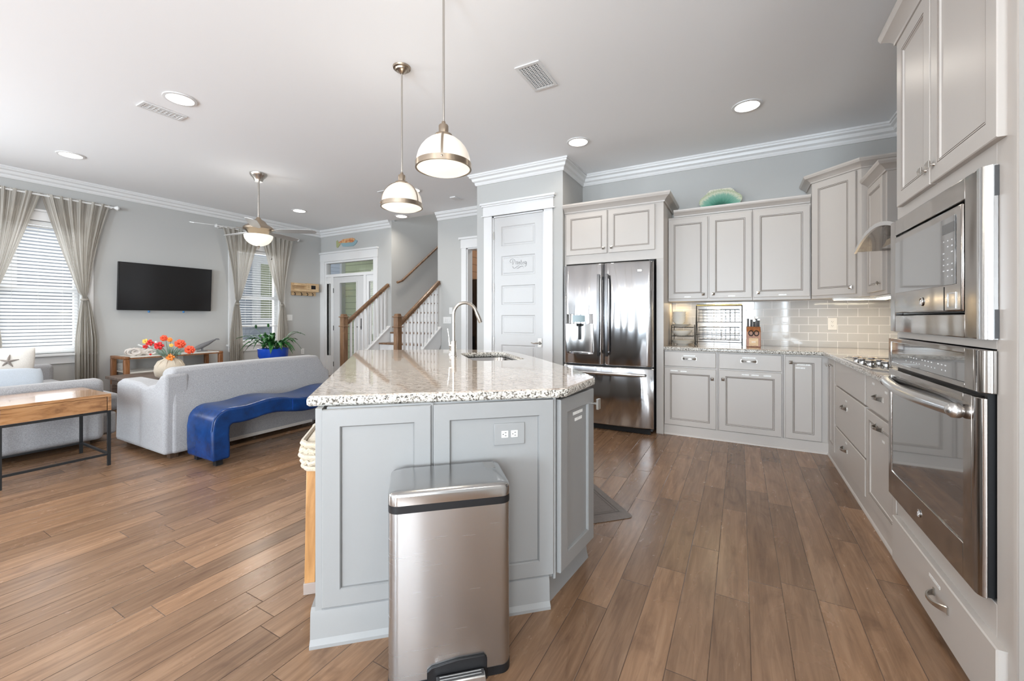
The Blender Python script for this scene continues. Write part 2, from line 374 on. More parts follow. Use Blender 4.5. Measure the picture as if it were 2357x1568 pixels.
def obj(name, mb, mats, parent=None, **k):
    label = k.pop('label', None)
    if parent is not None:
        o = finish(name, mb, mats, rootm(parent).inverted(), **k); o.parent = parent
    else:
        xs = [v.x for v in mb.v]; ys = [v.y for v in mb.v]; zs = [v.z for v in mb.v]
        c = Vector(((min(xs)+max(xs))/2, (min(ys)+max(ys))/2, min(zs)))
        if k.pop('world', False): c = Vector((0, 0, 0))
        Mx = Matrix.Translation(c); o = finish(name, mb, mats, Mx.inverted(), **k); o.location = c; ROOTM[o.name] = Mx
    if label: o['label'] = label
    return o
def thing(name, label, cat, loc=(0, 0, 0), rz=0, group=None):
    o = bpy.data.objects.new(name, None); COL.objects.link(o); o.empty_display_size = .1
    o.location = loc; o.rotation_euler = (0, 0, rz); ROOTM[o.name] = Matrix.Translation(Vector(loc)) @ Matrix.Rotation(rz, 4, 'Z')
    o['label'] = label; o['category'] = cat
    if group: o['group'] = group
    return o
def tag(o, label, cat, group=None, kind=None):
    o['label'] = label; o['category'] = cat
    if group: o['group'] = group
    if kind: o['kind'] = kind
    return o
def struct(name, mb, mats, parent=None, **k):
    k.setdefault('world', True) if parent is None else None
    o = obj(name, mb, mats, parent, **k)
    o['kind'] = 'structure'; return o
def dup(root, loc, rz=0, label=None, group=None):
    def cp(o, par):
        c = o.copy(); COL.objects.link(c); c.parent = par
        for ch in list(o.children): cp(ch, c)
        return c
    r = cp(root, None); r.location = loc; r.rotation_euler = (0, 0, rz); ROOTM[r.name] = Matrix.Translation(Vector(loc)) @ Matrix.Rotation(rz, 4, 'Z')
    if label: r['label'] = label
    if group: r['group'] = group
    return r
def FR(o, U, N):
    """frame: local a along U, local b outward along N, local c up; origin o"""
    U = Vector((*U, 0)).normalized(); N = Vector((*N, 0)).normalized()
    return Matrix(((U.x, N.x, 0, o[0]), (U.y, N.y, 0, o[1]), (0, 0, 1, o[2] if len(o) > 2 else 0), (0, 0, 0, 1)))

# ------------------------------------------------------------------ room shell
H = 3.048
XL, XR_, YE, YK, YP, YF = -7.82, 1.30, 5.72, 5.155, 4.465, -7.0
SL, SR = -5.77, -4.66     # stair opening
PL, PR = -2.99, -1.80     # pantry box
mb = MB().box(XL-.2, XR_+.2, YF-.2, 9.2, -.12, 0); struct('floor', mb, M_FLOOR, smooth=False)
mb = MB(); mb.box(XL-.2, XR_+.2, YF-.2, YE, H, H+.25); mb.box(SR+.06, XR_+.2, YE, 9.2, H, H+.25); mb.box(XL-.2, SL-.06, YE, 9.2, H, H+.25)
struct('ceiling', mb, M_CEIL, smooth=False)
def wallb(mb, M, length, h, th, openings):
    """frame wall slab: a 0..length, b 0..-th (behind), with rectangular openings (a0,a1,c0,c1)"""
    mb.M = M; xs = sorted({0, length, *[o[0] for o in openings], *[o[1] for o in openings]})
    for a0, a1 in zip(xs, xs[1:]):
        op = [o for o in openings if o[0] <= a0+1e-6 and o[1] >= a1-1e-6]
        if not op: mb.box(a0, a1, -th, 0, 0, h)
        else:
            if op[0][2] > 0: mb.box(a0, a1, -th, 0, 0, op[0][2])
            if op[0][3] < h: mb.box(a0, a1, -th, 0, op[0][3], h)
    return mb
WZ0, WZ1 = .745, 2.45
W1, W2 = 1.675, 4.41; HW = .385
# left wall: frame along +Y, facing +X
mb = wallb(MB(), FR((XL, YF, 0), (0, 1), (1, 0)), YE-YF, H, .16, [(W1-HW-YF, W1+HW-YF, WZ0, WZ1), (W2-HW-YF, W2+HW-YF, WZ0, WZ1), (-2.15-YF, -.45-YF, .62, 2.42)])
struct('wall_left', mb, M_WALL, smooth=False)
mb = wallb(MB(), FR((XL, YE, 0), (1, 0), (0, -1)), SL-XL, H, .14, [(.13, 1.62, 0, 2.39)])
struct('wall_entry', mb, M_WALL, smooth=False)
mb = wallb(MB(), FR((SR, YE, 0), (1, 0), (0, -1)), PL-SR, H, .14, [(.62, 1.56, 0, 2.385)])
struct('wall_hall', mb, M_WALL, smooth=False)
mb = MB().box(SL-.12, SL, YE+.14, 9, 0, 5.6); struct('wall_stair_left', mb, M_WALL, smooth=False)
mb = MB().box(SR, SR+.12, YE+.14, 9, 0, 5.6); struct('wall_stair_right', mb, M_WALL, smooth=False)
mb = MB().box(SL-.12, SR+.12, 9, 9.12, 0, 5.6); struct('wall_stair_end', mb, M_WALL, smooth=False)
mb = MB().box(SL-.12, SR+.12, YE-.02, 9.12, 5.6, 5.7); mb.box(SL-.12, SR+.12, YE-.14, YE-.002, H+.001, 5.6); struct('ceiling_stair', mb, M_CEIL, smooth=False)
mb = wallb(MB(), FR((PL, YP, 0), (1, 0), (0, -1)), PR-PL, H, .11, [(-2.755-PL, -2.035-PL, 0, 2.495)])
mb.M = None; mb.box(PR-.11, PR, YP+.11, YK, 0, H); mb.box(PL, PL+.11, YP+.11, YE, 0, H); mb.box(PL+.11, PR-.11, YP+.6, YP+.7, 0, H)
struct('wall_pantry', mb, M_WALL, smooth=False)
mb = MB().box(PR-.11, XR_, YK, YK+.14, 0, H); struct('wall_kitchen', mb, M_WALL, smooth=False)
mb = wallb(MB(), FR((XR_, YF, 0), (0, 1), (-1, 0)), YK+.14-YF, H, .14, [(-3.45-YF, -1.75-YF, .62, 2.42)]); struct('wall_right', mb, M_WALL, smooth=False)  # opening serves the added right window
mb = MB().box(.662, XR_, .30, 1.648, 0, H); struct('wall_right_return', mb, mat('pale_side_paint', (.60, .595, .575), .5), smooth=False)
mb = wallb(MB(), FR((XL, YF, 0), (1, 0), (0, 1)), XR_-XL, H, .14, [(.87, 2.37, .1, 2.42), (3.67, 5.17, .1, 2.42), (6.72, 8.22, .1, 2.42)])
struct('wall_front', mb, M_WALL, smooth=False)
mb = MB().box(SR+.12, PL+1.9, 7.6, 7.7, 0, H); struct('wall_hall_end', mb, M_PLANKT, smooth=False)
# crown moulding
CP = [(0, -.132), (.012, -.132), (.022, -.112), (.022, -.095), (.045, -.080), (.052, -.055), (.052, -.050), (.075, -.038), (.078, -.020), (.088, -.020), (.088, 0), (0, 0)]
def crown(name, path): struct(name, MB().sweep(path, CP, z=H), M_TRIM, angle=25)
crown('trim_1', [(XL, YF), (XL, YE), (SL, YE)])
crown('trim_2', [(SR-.0, YE), (PL, YE)])
crown('trim_3', [(PL, YP+.35), (PL, YP), (PR, YP), (PR, YK), (XR_, YK), (XR_, 1.66)])
# baseboards
BP = [(0, 0), (.018, 0), (.018, .10), (.012, .125), (.006, .14), (0, .14)]
def base(name, path): struct(name, MB().sweep(path, BP), M_TRIM)
base('baseboard_left', [(XL, YF), (XL, YE)])
base('baseboard_entry', [(-6.12, YE), (SL, YE)])
base('baseboard_hall', [(SR+.1, YE), (-4.15, YE)])
base('baseboard_pantry', [(PL, YE), (PL, YP), (-2.89, YP)])
base('baseboard_pantry_right', [(-1.91, YP), (PR, YP)])

# ------------------------------------------------------------------ windows
def window(n, yc, z0=WZ0, z1=WZ1, hw=HW):
    mb = MB(FR((XL, yc, 0), (0, 1), (1, 0)))
    o = .125
    mb.box(-hw-o, -hw, 0, .02, z0-.0, z1); mb.box(hw, hw+o, 0, .02, z0, z1)
    mb.box(-hw-o-.01, hw+o+.01, 0, .024, z1, z1+.115); mb.box(-hw-o-.03, hw+o+.03, 0, .045, z1+.115, z1+.14)
    mb.box(-hw-o-.03, hw+o+.03, -.0, .06, z0-.03, z0); mb.box(-hw-o, hw+o, 0, .018, z0-.135, z0-.03)
    w = struct('window_%d' % n, mb, M_TRIM, bevel=.002)
    mb = MB(FR((XL, yc, 0), (0, 1), (1, 0)))
    for a0, a1 in ((-hw, -hw+.045), (hw-.045, hw)): mb.box(a0, a1, -.13, -.07, z0, z1)
    zm = 1.585
    for c0, c1 in ((z0, z0+.06), (zm-.025, zm+.03), (z1-.05, z1)): mb.box(-hw+.045, hw-.045, -.13, -.07, c0, c1)
    struct('sash', mb, M_TRIM, w)
    mb = MB(FR((XL, yc, 0), (0, 1), (1, 0))); mb.box(-hw+.045, hw-.045, -.102, -.098, z0+.06, zm-.025); mb.box(-hw+.045, hw-.045, -.102, -.098, zm+.03, z1-.05)
    struct('pane', mb, M_GLASS, w, smooth=False)
    return w
window(1, W1); window(2, W2)
def bigwin(n, M, w, z0=.62):
    mb = MB(M)
    for a0, a1 in ((-.1, 0), (w/2-.03, w/2+.03), (w, w+.1)): mb.box(a0, a1, -.05, .02, z0, 2.42)
    mb.box(-.1, w+.1, -.05, .02, 2.42, 2.54); mb.box(-.12, w+.12, -.05, .05, z0-.05, z0); mb.box(0, w, -.05, 0, 1.5, 1.55)
    struct('window_%d' % n, mb, M_TRIM)
bigwin(3, FR((XL, -2.15, 0), (0, 1), (1, 0)), 1.7)
bigwin(7, FR((XR_, -3.45, 0), (0, 1), (-1, 0)), 1.7)  # window seven is unseen, added for light from the right
for k, a in enumerate((.87, 3.67, 6.72)): bigwin(4+k, FR((XL+a, YF, 0), (1, 0), (0, 1)), 1.5, .1)

# blinds
def blind(yc, tilt, label, z0, closed):
    hw = HW-.02
    t = thing('window_blind', label, 'window blind', (XL-.03, yc, z0))
    obj('headrail', MB(FR((XL, yc, 0), (0, 1), (1, 0))).box(-hw, hw, -.055, -.01, WZ1-.055, WZ1-.004), M_BLIND, t)
    mb = MB(FR((XL, yc, 0), (0, 1), (1, 0))); z = z0+.03; s = math.sin(tilt)*.024; c = math.cos(tilt)*.024
    while z < WZ1-.07:
        mb.quad((-hw, -.034-c, z+s), (hw, -.034-c, z+s), (hw, -.034+c, z-s), (-hw, -.034+c, z-s)); z += .043
    o = obj('slats', mb, M_BLIND, t, solid=.0025, smooth=False)
    mb = MB(FR((XL, yc, 0), (0, 1), (1, 0))).box(-hw, hw, -.055, -.012, z0, z0+.02); obj('bottom_rail', mb, M_BLIND, t)
    mb = MB(FR((XL, yc, 0), (0, 1), (1, 0)))
    for a in (-.22, .0, .22): mb.tube([(a, -.008, z0), (a, -.008, WZ1-.05)], .0015, 5)
    obj('ladder_cords', mb, M_WHITEP, t)
    return t
blind(W1, R(38), 'white slatted blind in the window left of the television, nearly closed', WZ0+.01, True)
blind(W2, R(8), 'white slatted blind in the window behind the blue plant pot, slats open', WZ0+.30, False)

# curtains
def curtain(yc, side, parent_rod, ph):
    """one tied-back panel; side +1 is the panel toward +Y"""
    zt, ztie, zb = 2.79, 1.47, .04; yt = yc+side*.41
    mb = MB(); nu, nv = 70, 60; ids = {}
    for j in range(nv+1):
        v = j/nv; z = zt+(zb-zt)*v
        if z > ztie:
            q = (zt-z)/(zt-ztie); inner = (0)*(1-q)+.365*q**1.08; outer = .655*(1-q)+.43*q - .07*math.sin(q*math.pi)*(1 if q > 0 else 0)*0.4
            if q > .97: inner, outer = .375, .425
            amp = .016*(1-q)**.6+.010; pinch = 1-q*.8
        else:
            q = (ztie-z)/(ztie-zb); w = .03+.075*min(1, q*2.6)**.7; inner, outer = .405-w*.9, .405+w*1.15; amp = .014+.02*min(1, q*2)
        for i in range(nu+1):
            u = i/nu; y = yc+side*(inner+(outer-inner)*u)
            x = XL+.085+amp*math.sin(u*2*math.pi*6.5+ph+math.sin(u*9+ph))+amp*.4*math.sin(u*2*math.pi*15+ph*2)
            ids[i, j] = mb._a((x, y, z)); mb.uv[ids[i, j]] = (u, v)
    for j in range(nv):
        for i in range(nu): mb.face((ids[i, j], ids[i+1, j], ids[i+1, j+1], ids[i, j+1]))
    return mb
def curtain_set(yc, names, grp):
    rd = thing('curtain_rod', names[0], 'curtain rod', (XL+.08, yc, 2.76))
    obj('rod', MB().tube([(XL+.085, yc-.70, 2.765), (XL+.085, yc+.70, 2.765)], .011), M_WHITEP, rd)
    for s in (-1, 1):
        obj('finial', MB().lathe((XL+.085, yc+s*.70, 2.765), [(.012, 0), (.02, s*.01), (.032, s*.035), (.026, s*.05), (.008, s*.055)], 14, axis='y'), M_WHITEP, rd)
        obj('bracket', MB().box(XL, XL+.085, yc+s*.67-.01, yc+s*.67+.01, 2.745, 2.757), M_WHITEP, rd)
    for k, s in enumerate((-1, 1)):
        t = thing('curtain', names[1+k], 'curtain', (XL+.08, yc+s*.4, .04), group=grp)
        obj('panel', curtain(yc, s, rd, k*1.7+yc), M_CURT, t, angle=60)
        obj('tieback', MB().lathe((XL+.085, yc+s*.40, 1.455), [(.036, -.012), (.042, 0), (.036, .012)], 16), M_CURT, t)
curtain_set(W1, ('white rod over the window left of the television', 'striped beige curtain tied back, leftmost one, cut by the photo edge', 'striped beige curtain tied back between window blind and television'), 'tied back curtains')
curtain_set(W2, ('white curtain rod over the window behind the ceiling fan', 'striped beige curtain tied back just right of the television', 'striped beige curtain tied back beside the wooden hook shelf'), 'tied back curtains')

def ux(u, Yp, s=0):  # X on plane Yp for photo column u
    k = (u-1178.5)/950; a = R(28.97); x = -math.sin(a)+math.cos(a)*k; y = math.cos(a)+math.sin(a)*k
    return x/y*Yp
# ------------------------------------------------------------------ outside
mb = MB().box(-11.2, -11.0, -1, 9.5, -1, 7); tag(obj('neighbour_house', mb, M_SIDEB, smooth=False, world=True), 'neighbouring house with grey-blue lap siding outside the left windows', 'house')
nh = bpy.data.objects['neighbour_house']
ROOTM['neighbour_house'] = Matrix()
def nwin(y0, y1, z0, z1):
    f = MB().box(-11.0, -10.95, y0-.2, y1+.2, z0-.2, z1+.2); w = obj('window', f, M_TRIM, nh)
    obj('pane', MB().box(-10.95, -10.94, y0, y1, z0, z1), mat('olive_pane', (.30, .33, .20), .2), w)
nwin(6.25, 6.95, 1.2, 2.62); nwin(1.0, 1.9, 1.9, 3.4)
mb = MB().box(-40, 20, -20, 30, -.75, -.6); struct('ground', mb, mat('ground_outside', (.25, .26, .22), .9), smooth=False)
mb = MB().box(-10.5, SL-.13, YE+.145, 8.6, -.15, -.125); struct('porch_floor', mb, mat('porch_boards', (.35, .36, .36), .7), smooth=False)
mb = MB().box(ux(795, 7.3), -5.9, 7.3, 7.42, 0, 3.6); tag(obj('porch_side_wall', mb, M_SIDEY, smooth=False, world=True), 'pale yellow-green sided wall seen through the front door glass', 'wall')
mb = MB().box(ux(788, 7.26), ux(795, 7.26)-.04, 7.18, 7.29, 0, 3.6); tag(obj('porch_post', mb, M_TRIM), 'white corner post outside the front door', 'post')
mb = MB().box(-17, -9.8, 11, 11.2, -1, 6); tag(obj('street_house', mb, M_SIDEB, smooth=False, world=True), 'pale blue sided house beyond the front door transom', 'house')

# ------------------------------------------------------------------ front door (door_1)
FD = FR((XL, YE, 0), (1, 0), (0, -1))
A = lambda u: ux(u, YE)-XL
mb = MB(FD)
mb.box(.0, .13, 0, .022, 0, 2.39); mb.box(1.585, 1.69, 0, .022, 0, 2.39)
mb.box(.0, 1.70, 0, .026, 2.39, 2.55); mb.box(.0, 1.72, 0, .05, 2.55, 2.585)
mb.box(.13, 1.62, -.10, .0, 2.06, 2.12)          # transom bar
mb.box(.13, .175, -.10, 0, 0, 2.06); mb.box(1.575, 1.62, -.10, 0, 0, 2.06)
mb.box(A(763)-.02, A(766)+.01, -.10, 0, 0, 2.06); mb.box(A(836.5), A(840)+.02, -.10, 0, 0, 2.06)
mb.box(.13, 1.62, -.10, -.0, 2.35, 2.39); mb.box(.13, .175, -.10, 0, 2.12, 2.35); mb.box(1.575, 1.62, -.10, 0, 2.12, 2.35)
# sidelight panels around their glass
for g0, g1, lo, hi in ((A(749.5), A(759), .175, A(763)-.02), (A(847), A(857.5), A(840)+.02, 1.575)):
    mb.box(lo, g0, -.06, -.02, 0, 2.06); mb.box(g1, hi, -.06, -.02, 0, 2.06); mb.box(g0, g1, -.06, -.02, 0, .42); mb.box(g0, g1, -.06, -.02, 1.93, 2.06)
d1 = struct('door_1', mb, M_TRIM, bevel=.002)
mb = MB(FD); a0, a1 = A(767), A(836); q0, q1 = A(781), A(819)
mb.box(a0, q0, -.06, -.015, .01, 2.055); mb.box(q1, a1, -.06, -.015, .01, 2.055); mb.box(q0, q1, -.06, -.015, .01, .32); mb.box(q0, q1, -.06, -.015, 1.93, 2.055)
mb.box(q0-.025, q0, -.015, -.005, .30, 1.95); mb.box(q1, q1+.025, -.015, -.005, .30, 1.95); mb.box(q0, q1, -.015, -.005, 1.93, 1.955); mb.box(q0, q1, -.015, -.005, .295, .32)
sl = struct('door_slab', mb, M_DOORW, d1, bevel=.002)
mb = MB(FD); mb.box(q0, q1, -.04, -.036, .32, 1.93); mb.box(.175, 1.575, -.04, -.036, 2.12, 2.35)
for g0, g1 in ((A(749.5), A(759)), (A(847), A(857.5))): mb.box(g0, g1, -.04, -.036, .42, 1.93)
struct('pane', mb, M_GLASS, d1, smooth=False)
mb = MB(FD)
for z in (1.78, 1.0, .25): mb.tube([(a0-.004, -.008, z-.05), (a0-.004, -.008, z+.05)], .008, 8)
struct('hinge', mb, M_GASK, d1)
mb = MB(FD); mb.box(A(830), A(834), -.015, .0, .98, 1.20); mb.box(A(824), A(832), .02, .035, 1.02, 1.04); mb.box(A(831), A(832.5), 0, .03, 1.02, 1.04)
struct('door_handle', mb, M_GASK, sl)

# ------------------------------------------------------------------ pantry door (door_2)
PD = FR((0, YP, 0), (1, 0), (0, -1))
mb = MB(PD)
mb.box(-2.875, -2.755, 0, .02, 0, 2.495); mb.box(-2.035, -1.92, 0, .02, 0, 2.495)
mb.box(-2.885, -1.91, 0, .024, 2.495, 2.62); mb.box(-2.905, -1.89, 0, .035, 2.495, 2.508)
mb.box(-2.90, -1.895, 0, .04, 2.62, 2.64); mb.box(-2.915, -1.88, 0, .055, 2.64, 2.665)
mb.box(-2.755, -2.735, -.11, 0, 0, 2.495); mb.box(-2.055, -2.035, -.11, 0, 0, 2.495); mb.box(-2.755, -2.035, -.11, 0, 2.475, 2.495)
d2 = struct('door_2', mb, M_TRIM, bevel=.002)
mb = MB(PD); a0, a1 = -2.732, -2.058; zt = [2.355, 1.985, 1.615, 1.245, .875, .505]; ph = .245; s0, s1 = -2.63, -2.16
zs = [.012]; 
zprev = 2.472
for z in zt:
    mb.box(s0, s1, -.045, -.008, z, zprev)
    # recessed panel with raised field
    rings = []
    for ins, b in ((0, -.008), (.012, -.020), (.022, -.020), (.032, -.012)):
        rings.append([(s0+ins, b, z-ph+ins), (s1-ins, b, z-ph+ins), (s1-ins, b, z-ins), (s0+ins, b, z-ins)])
    mb.loops(rings, cap0=False)
    zprev = z-ph
mb.box(s0, s1, -.045, -.008, .012, zprev); mb.box(a0, s0, -.045, -.008, .012, 2.472); mb.box(s1, a1, -.045, -.008, .012, 2.472); mb.box(s0, s1, -.045, -.04, .012, 2.472)
ps = struct('door_slab', mb, M_DOORW, d2)
for z in (2.25, 1.30+.3, .92): struct('hinge', MB(PD).tube([(-2.738, -.002, z-.05), (-2.738, -.002, z+.05)], .007, 8), M_NICK, d2)
mb = MB(PD); mb.box(-2.117, -2.067, -.008, .002, .86, .965); mb.lathe((-2.092, -.005, .91), [(.02, 0), (.018, .02), (.01, .03), (.01, .05)], 14, axis='y')
mb.tube([(-2.092, .045, .91), (-2.12, .05, .912), (-2.15, .05, .905), (-2.175, .045, .912), (-2.19, .042, .915)], [.009, .009, .008, .006, .004], 8)
struct('door_handle', mb, M_NICK, ps)
ST = [ # strokes traced in letter space (px in the sign), width
 ([(600, 845), (550, 830), (500, 790), (510, 730), (560, 670), (620, 645), (680, 640), (730, 665), (770, 720), (775, 780), (760, 815)], 13),
 ([(655, 700), (645, 760), (655, 820), (665, 880), (650, 925), (630, 935)], 17),
 ([(820, 905), (815, 860), (830, 800), (850, 760), (880, 750), (900, 780), (895, 850), (895, 905)], 15),
 ([(950, 905), (955, 840), (960, 760)], 15), ([(960, 790), (1000, 760), (1020, 800), (1020, 860), (1030, 905)], 15),
 ([(1085, 655), (1085, 740), (1085, 840), (1105, 900), (1125, 895)], 15), ([(1050, 760), (1120, 750)], 9),
 ([(1185, 890), (1175, 830), (1180, 750)], 15), ([(1180, 780), (1205, 750), (1225, 745)], 14),
 ([(1270, 860), (1262, 790), (1275, 725), (1310, 712), (1345, 730), (1340, 800), (1300, 850), (1270, 855)], 14), ([(1345, 720), (1350, 800), (1350, 880), (1330, 940), (1300, 968), (1270, 940)], 14),
 ([(650, 1020), (660, 1090), (710, 1130), (760, 1115), (820, 1060), (880, 1005), (940, 975), (990, 965)], 14),
 ([(860, 1110), (920, 1105), (980, 1060), (1050, 1005), (1110, 980), (1195, 980)], 18), ([(1220, 1035), (1200, 1065), (1175, 1070)], 7)]
mb = MB(PD)
for pts, w in ST:
    P = [(-2.392+(x-925)*.00027, -.0085, 1.872-(y-885+.15*(x-925))*.000235) for x, y in pts]
    mb.tube(P, w*.00009, 6)
struct('pantry_lettering', mb, mat('black_vinyl', (.03, .03, .03), .5), ps)
# hall doorway casing (door_3)
mb = MB(FR((0, YE, 0), (1, 0), (0, -1)))
mb.box(-4.14, -4.04, 0, .02, 0, 2.385); mb.box(-3.10, -3.0, 0, .02, 0, 2.385); mb.box(-4.15, -3.0, 0, .024, 2.385, 2.535); mb.box(-4.18, -3.0, 0, .05, 2.535, 2.57)
mb.box(-4.04, -4.02, -.14, 0, 0, 2.385); mb.box(-3.12, -3.10, -.14, 0, 0, 2.385); mb.box(-4.04, -3.10, -.14, 0, 2.365, 2.385)
struct('door_3', mb, M_TRIM, bevel=.002)
cb = thing('cupboard', 'dark brown wooden cupboard seen through the doorway beside the pantry', 'cupboard', (-4.1, 6.4, 0))
obj('carcass', MB().box(-4.51, -3.75, 6.12, 6.6, 0, 1.90), M_DWOOD, cb, bevel=.004)
obj('door', MB().box(-4.50, -4.14, 6.10, 6.119, .92, 1.87), M_DWOOD, cb, bevel=.003); obj('door', MB().box(-4.12, -3.77, 6.10, 6.119, .05, 1.87), M_DWOOD, cb, bevel=.003)
obj('shelf_gap_shade', MB().box(-4.48, -4.14, 6.112, 6.119, .10, .88), M_DARK, cb)  # near-black slab on the front stands for shade in a shelf gap
struct('wall_hall_planks', MB().box(SR+.121, SR+.135, 5.9, 7.59, 0, H-.001), M_PLANKT, smooth=False)

# ------------------------------------------------------------------ staircase
TR, RS, Y0 = .25, .189, 4.70
st = thing('staircase', 'white risered staircase with brown treads, newels and balusters climbing from the living room', 'staircase', ((SL+SR)/2, Y0, 0))
for k in range(1, 15):
    y = Y0+(k-1)*TR; z = RS*k; x0, x1 = (SL-.02, SR+.02) if y < YE-.1 else (SL+.002, SR-.002)
    obj('tread', MB().box(x0, x1, y-.025, y+TR-.002, z-.028, z), M_STAIRW, st, bevel=.004)
    obj('riser', MB().box(x0, x1, y, y+.018, z-RS, z-.028), M_TRIM, st)
XRL, XRR = -5.83, -4.61
sl_ = RS/TR
def sz(y, off): return (y-Y0)*sl_+off
for X0 in (XRL, XRR):
    ya, yb = 4.76, YE-.004; o1 = .27
    mb = MB()
    poly = [(4.74, 0), (4.74, sz(4.74, o1)), (yb, sz(yb, o1)), (yb, sz(yb, o1)-.30), (5.13, 0)]
    mb.loops([[(X0-.028, y, z) for y, z in poly], [(X0+.028, y, z) for y, z in poly]]); obj('stringer', mb, M_TRIM, st, bevel=.002)
    mb = MB(); mb.bar((X0, 4.72, sz(4.72, o1+.012)), (X0, yb, sz(yb, o1+.012)), .085, .024); obj('shoe_rail', mb, M_TRIM, st, bevel=.003)
    mb = MB(); poly = [(5.14, 0), (yb, sz(yb, o1)-.302), (yb, 0)]; mb.loops([[(X0-.012, y, z) for y, z in poly], [(X0+.012, y, z) for y, z in poly]]); obj('side_panel', mb, M_WALL, st, smooth=False)
    # newel
    yn = 4.70; w = .045
    mb = MB(); mb.box(X0-w, X0+w, yn-w, yn+w, 0, 1.225)
    mb.box(X0-w-.004, X0+w+.004, yn-w-.004, yn+w+.004, 0, .16)
    mb.taper(X0-w, X0+w, yn-w, yn+w, 1.225, 1.275, .012, .012); nw = obj('newel_post', mb, M_STAIRW, st, bevel=.004)
    for zc in (1.225, 1.07):
        mb = MB(); mb.box(X0-w-.016, X0+w+.016, yn-w-.016, yn+w+.016, zc-.007, zc+.009); obj('collar', mb, M_STAIRW, nw, bevel=.005)
    # rail
    zr0, zr1 = 1.115, 1.835
    mb = MB(); a, b = Vector((X0, yn+.04, zr0)), Vector((X0, YE-.03, zr1)); T = (b-a).normalized(); Nn = Vector((1, 0, 0)); Bq = Nn.cross(T)
    prof = [(-.028, -.03), (.028, -.03), (.022, -.012), (.034, .006), (.026, .026), (0, .032), (-.026, .026), (-.034, .006), (-.022, -.012)]
    mb.loops([[p+Nn*x-Bq*(-z) * (1 if Bq.z > 0 else -1) for x, z in prof] for p in (a, b)]); obj('handrail', mb, M_STAIRW, st, angle=50)
    nb = 10
    for i in range(nb):
        y = yn+.10+(YE-.04-yn-.12)*(i+.5)/nb
        zt = zr0+(y-yn-.04)*(zr1-zr0)/(YE-.07-yn)-.028
        obj('baluster', MB().box(X0-.015, X0+.015, y-.015, y+.015, sz(y, o1+.015), zt), M_TRIM, st)
mb = MB(); P = [(-5.70, 5.80, 1.885), (-5.70, 5.93, 1.93), (-5.70, 8.6, 1.93+2.67*sl_)]
mb.tube(P, .024, 12); wr = obj('wall_handrail', mb, M_STAIRW)
tag(wr, 'brown wooden handrail fixed to the grey wall inside the stairwell', 'handrail')
for y in (6.1, 7.6): obj('bracket', MB().tube([(-5.765, y, 1.93+(y-5.93)*sl_-.06), (-5.70, y, 1.93+(y-5.93)*sl_-.015)], .007, 8), M_NICK, wr)

# ------------------------------------------------------------------ kitchen cabinet pieces
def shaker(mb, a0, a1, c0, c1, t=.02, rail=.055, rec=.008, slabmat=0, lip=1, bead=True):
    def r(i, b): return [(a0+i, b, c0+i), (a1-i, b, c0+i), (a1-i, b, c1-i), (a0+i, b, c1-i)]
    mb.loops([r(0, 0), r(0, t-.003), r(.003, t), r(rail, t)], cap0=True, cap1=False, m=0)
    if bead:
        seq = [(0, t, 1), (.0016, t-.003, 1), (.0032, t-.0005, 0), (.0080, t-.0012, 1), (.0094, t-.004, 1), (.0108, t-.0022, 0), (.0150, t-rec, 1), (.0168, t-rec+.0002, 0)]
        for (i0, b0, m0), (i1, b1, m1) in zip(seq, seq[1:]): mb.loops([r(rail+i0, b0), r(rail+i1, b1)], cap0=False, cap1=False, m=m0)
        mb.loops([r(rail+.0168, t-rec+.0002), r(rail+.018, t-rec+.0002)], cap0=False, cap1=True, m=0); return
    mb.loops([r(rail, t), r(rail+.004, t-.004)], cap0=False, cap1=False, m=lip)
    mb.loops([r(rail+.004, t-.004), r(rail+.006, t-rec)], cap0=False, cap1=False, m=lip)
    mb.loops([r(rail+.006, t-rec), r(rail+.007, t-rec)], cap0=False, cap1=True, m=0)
def slab(mb, a0, a1, c0, c1, t=.02):
    def r(i, b): return [(a0+i, b, c0+i), (a1-i, b, c0+i), (a1-i, b, c1-i), (a0+i, b, c1-i)]
    mb.loops([r(0, 0), r(0, t-.004), r(.004, t)])
def knob(F, a, c, parent, b=.02):
    mb = MB(F); mb.lathe((a, b, c), [(.008, 0), (.005, .006), (.005, .014)], 10, axis='y')
    s = .0145; rings = [[(a-s+i, b+.014+h, c-s+i), (a+s-i, b+.014+h, c-s+i), (a+s-i, b+.014+h, c+s-i), (a-s+i, b+.014+h, c+s-i)] for i, h in ((.004, 0), (0, .004), (0, .007), (.0135, .014))]
    mb.loops(rings); return obj('knob', mb, M_NICK, parent, angle=20)
def pull(F, a, c, parent, w=.105, b=.02, out=.03):
    mb = MB(F); rings = []; n = 12
    for k in range(n+1):
        x = -1+2*k/n; y = out*(1-abs(x)**2.6)+.001; hh = .006+.008*abs(x)**2; th = .004
        nx = x*.5
        rings.append([(a+x*w/2, b+y-th*.5, c-hh), (a+x*w/2+nx*th, b+y+th, c-hh*.8), (a+x*w/2+nx*th, b+y+th, c+hh*.8), (a+x*w/2, b+y-th*.5, c+hh)])
    mb.loops(rings)
    for s in (-1, 1): mb.box(a+s*w/2-.006, a+s*w/2+.006, b, b+.004, c-.014, c+.014)
    return obj('pull', mb, M_NICK, parent, angle=50)
def sticker(F, a, c, parent, w=.06, h=.012, b=.0205):
    mb = MB(F); mb.box(a-w/2, a+w/2, b-.0008, b+.0004, c-h/2, c+h/2); return obj('label_sticker', mb, M_LBL, parent, smooth=False)
CC = [(0, 0), (.010, 0), (.012, .010), (.022, .022), (.040, .036), (.052, .042), (.056, .050), (.060, .058), (.060, .070), (0, .070)]
def ccrown(path, z, s=1.0, sh=1.0): return MB().sweep(path, [(a*s, b*sh) for a, b in CC], z=z)
CABM = [M_CAB, M_GLAZE]
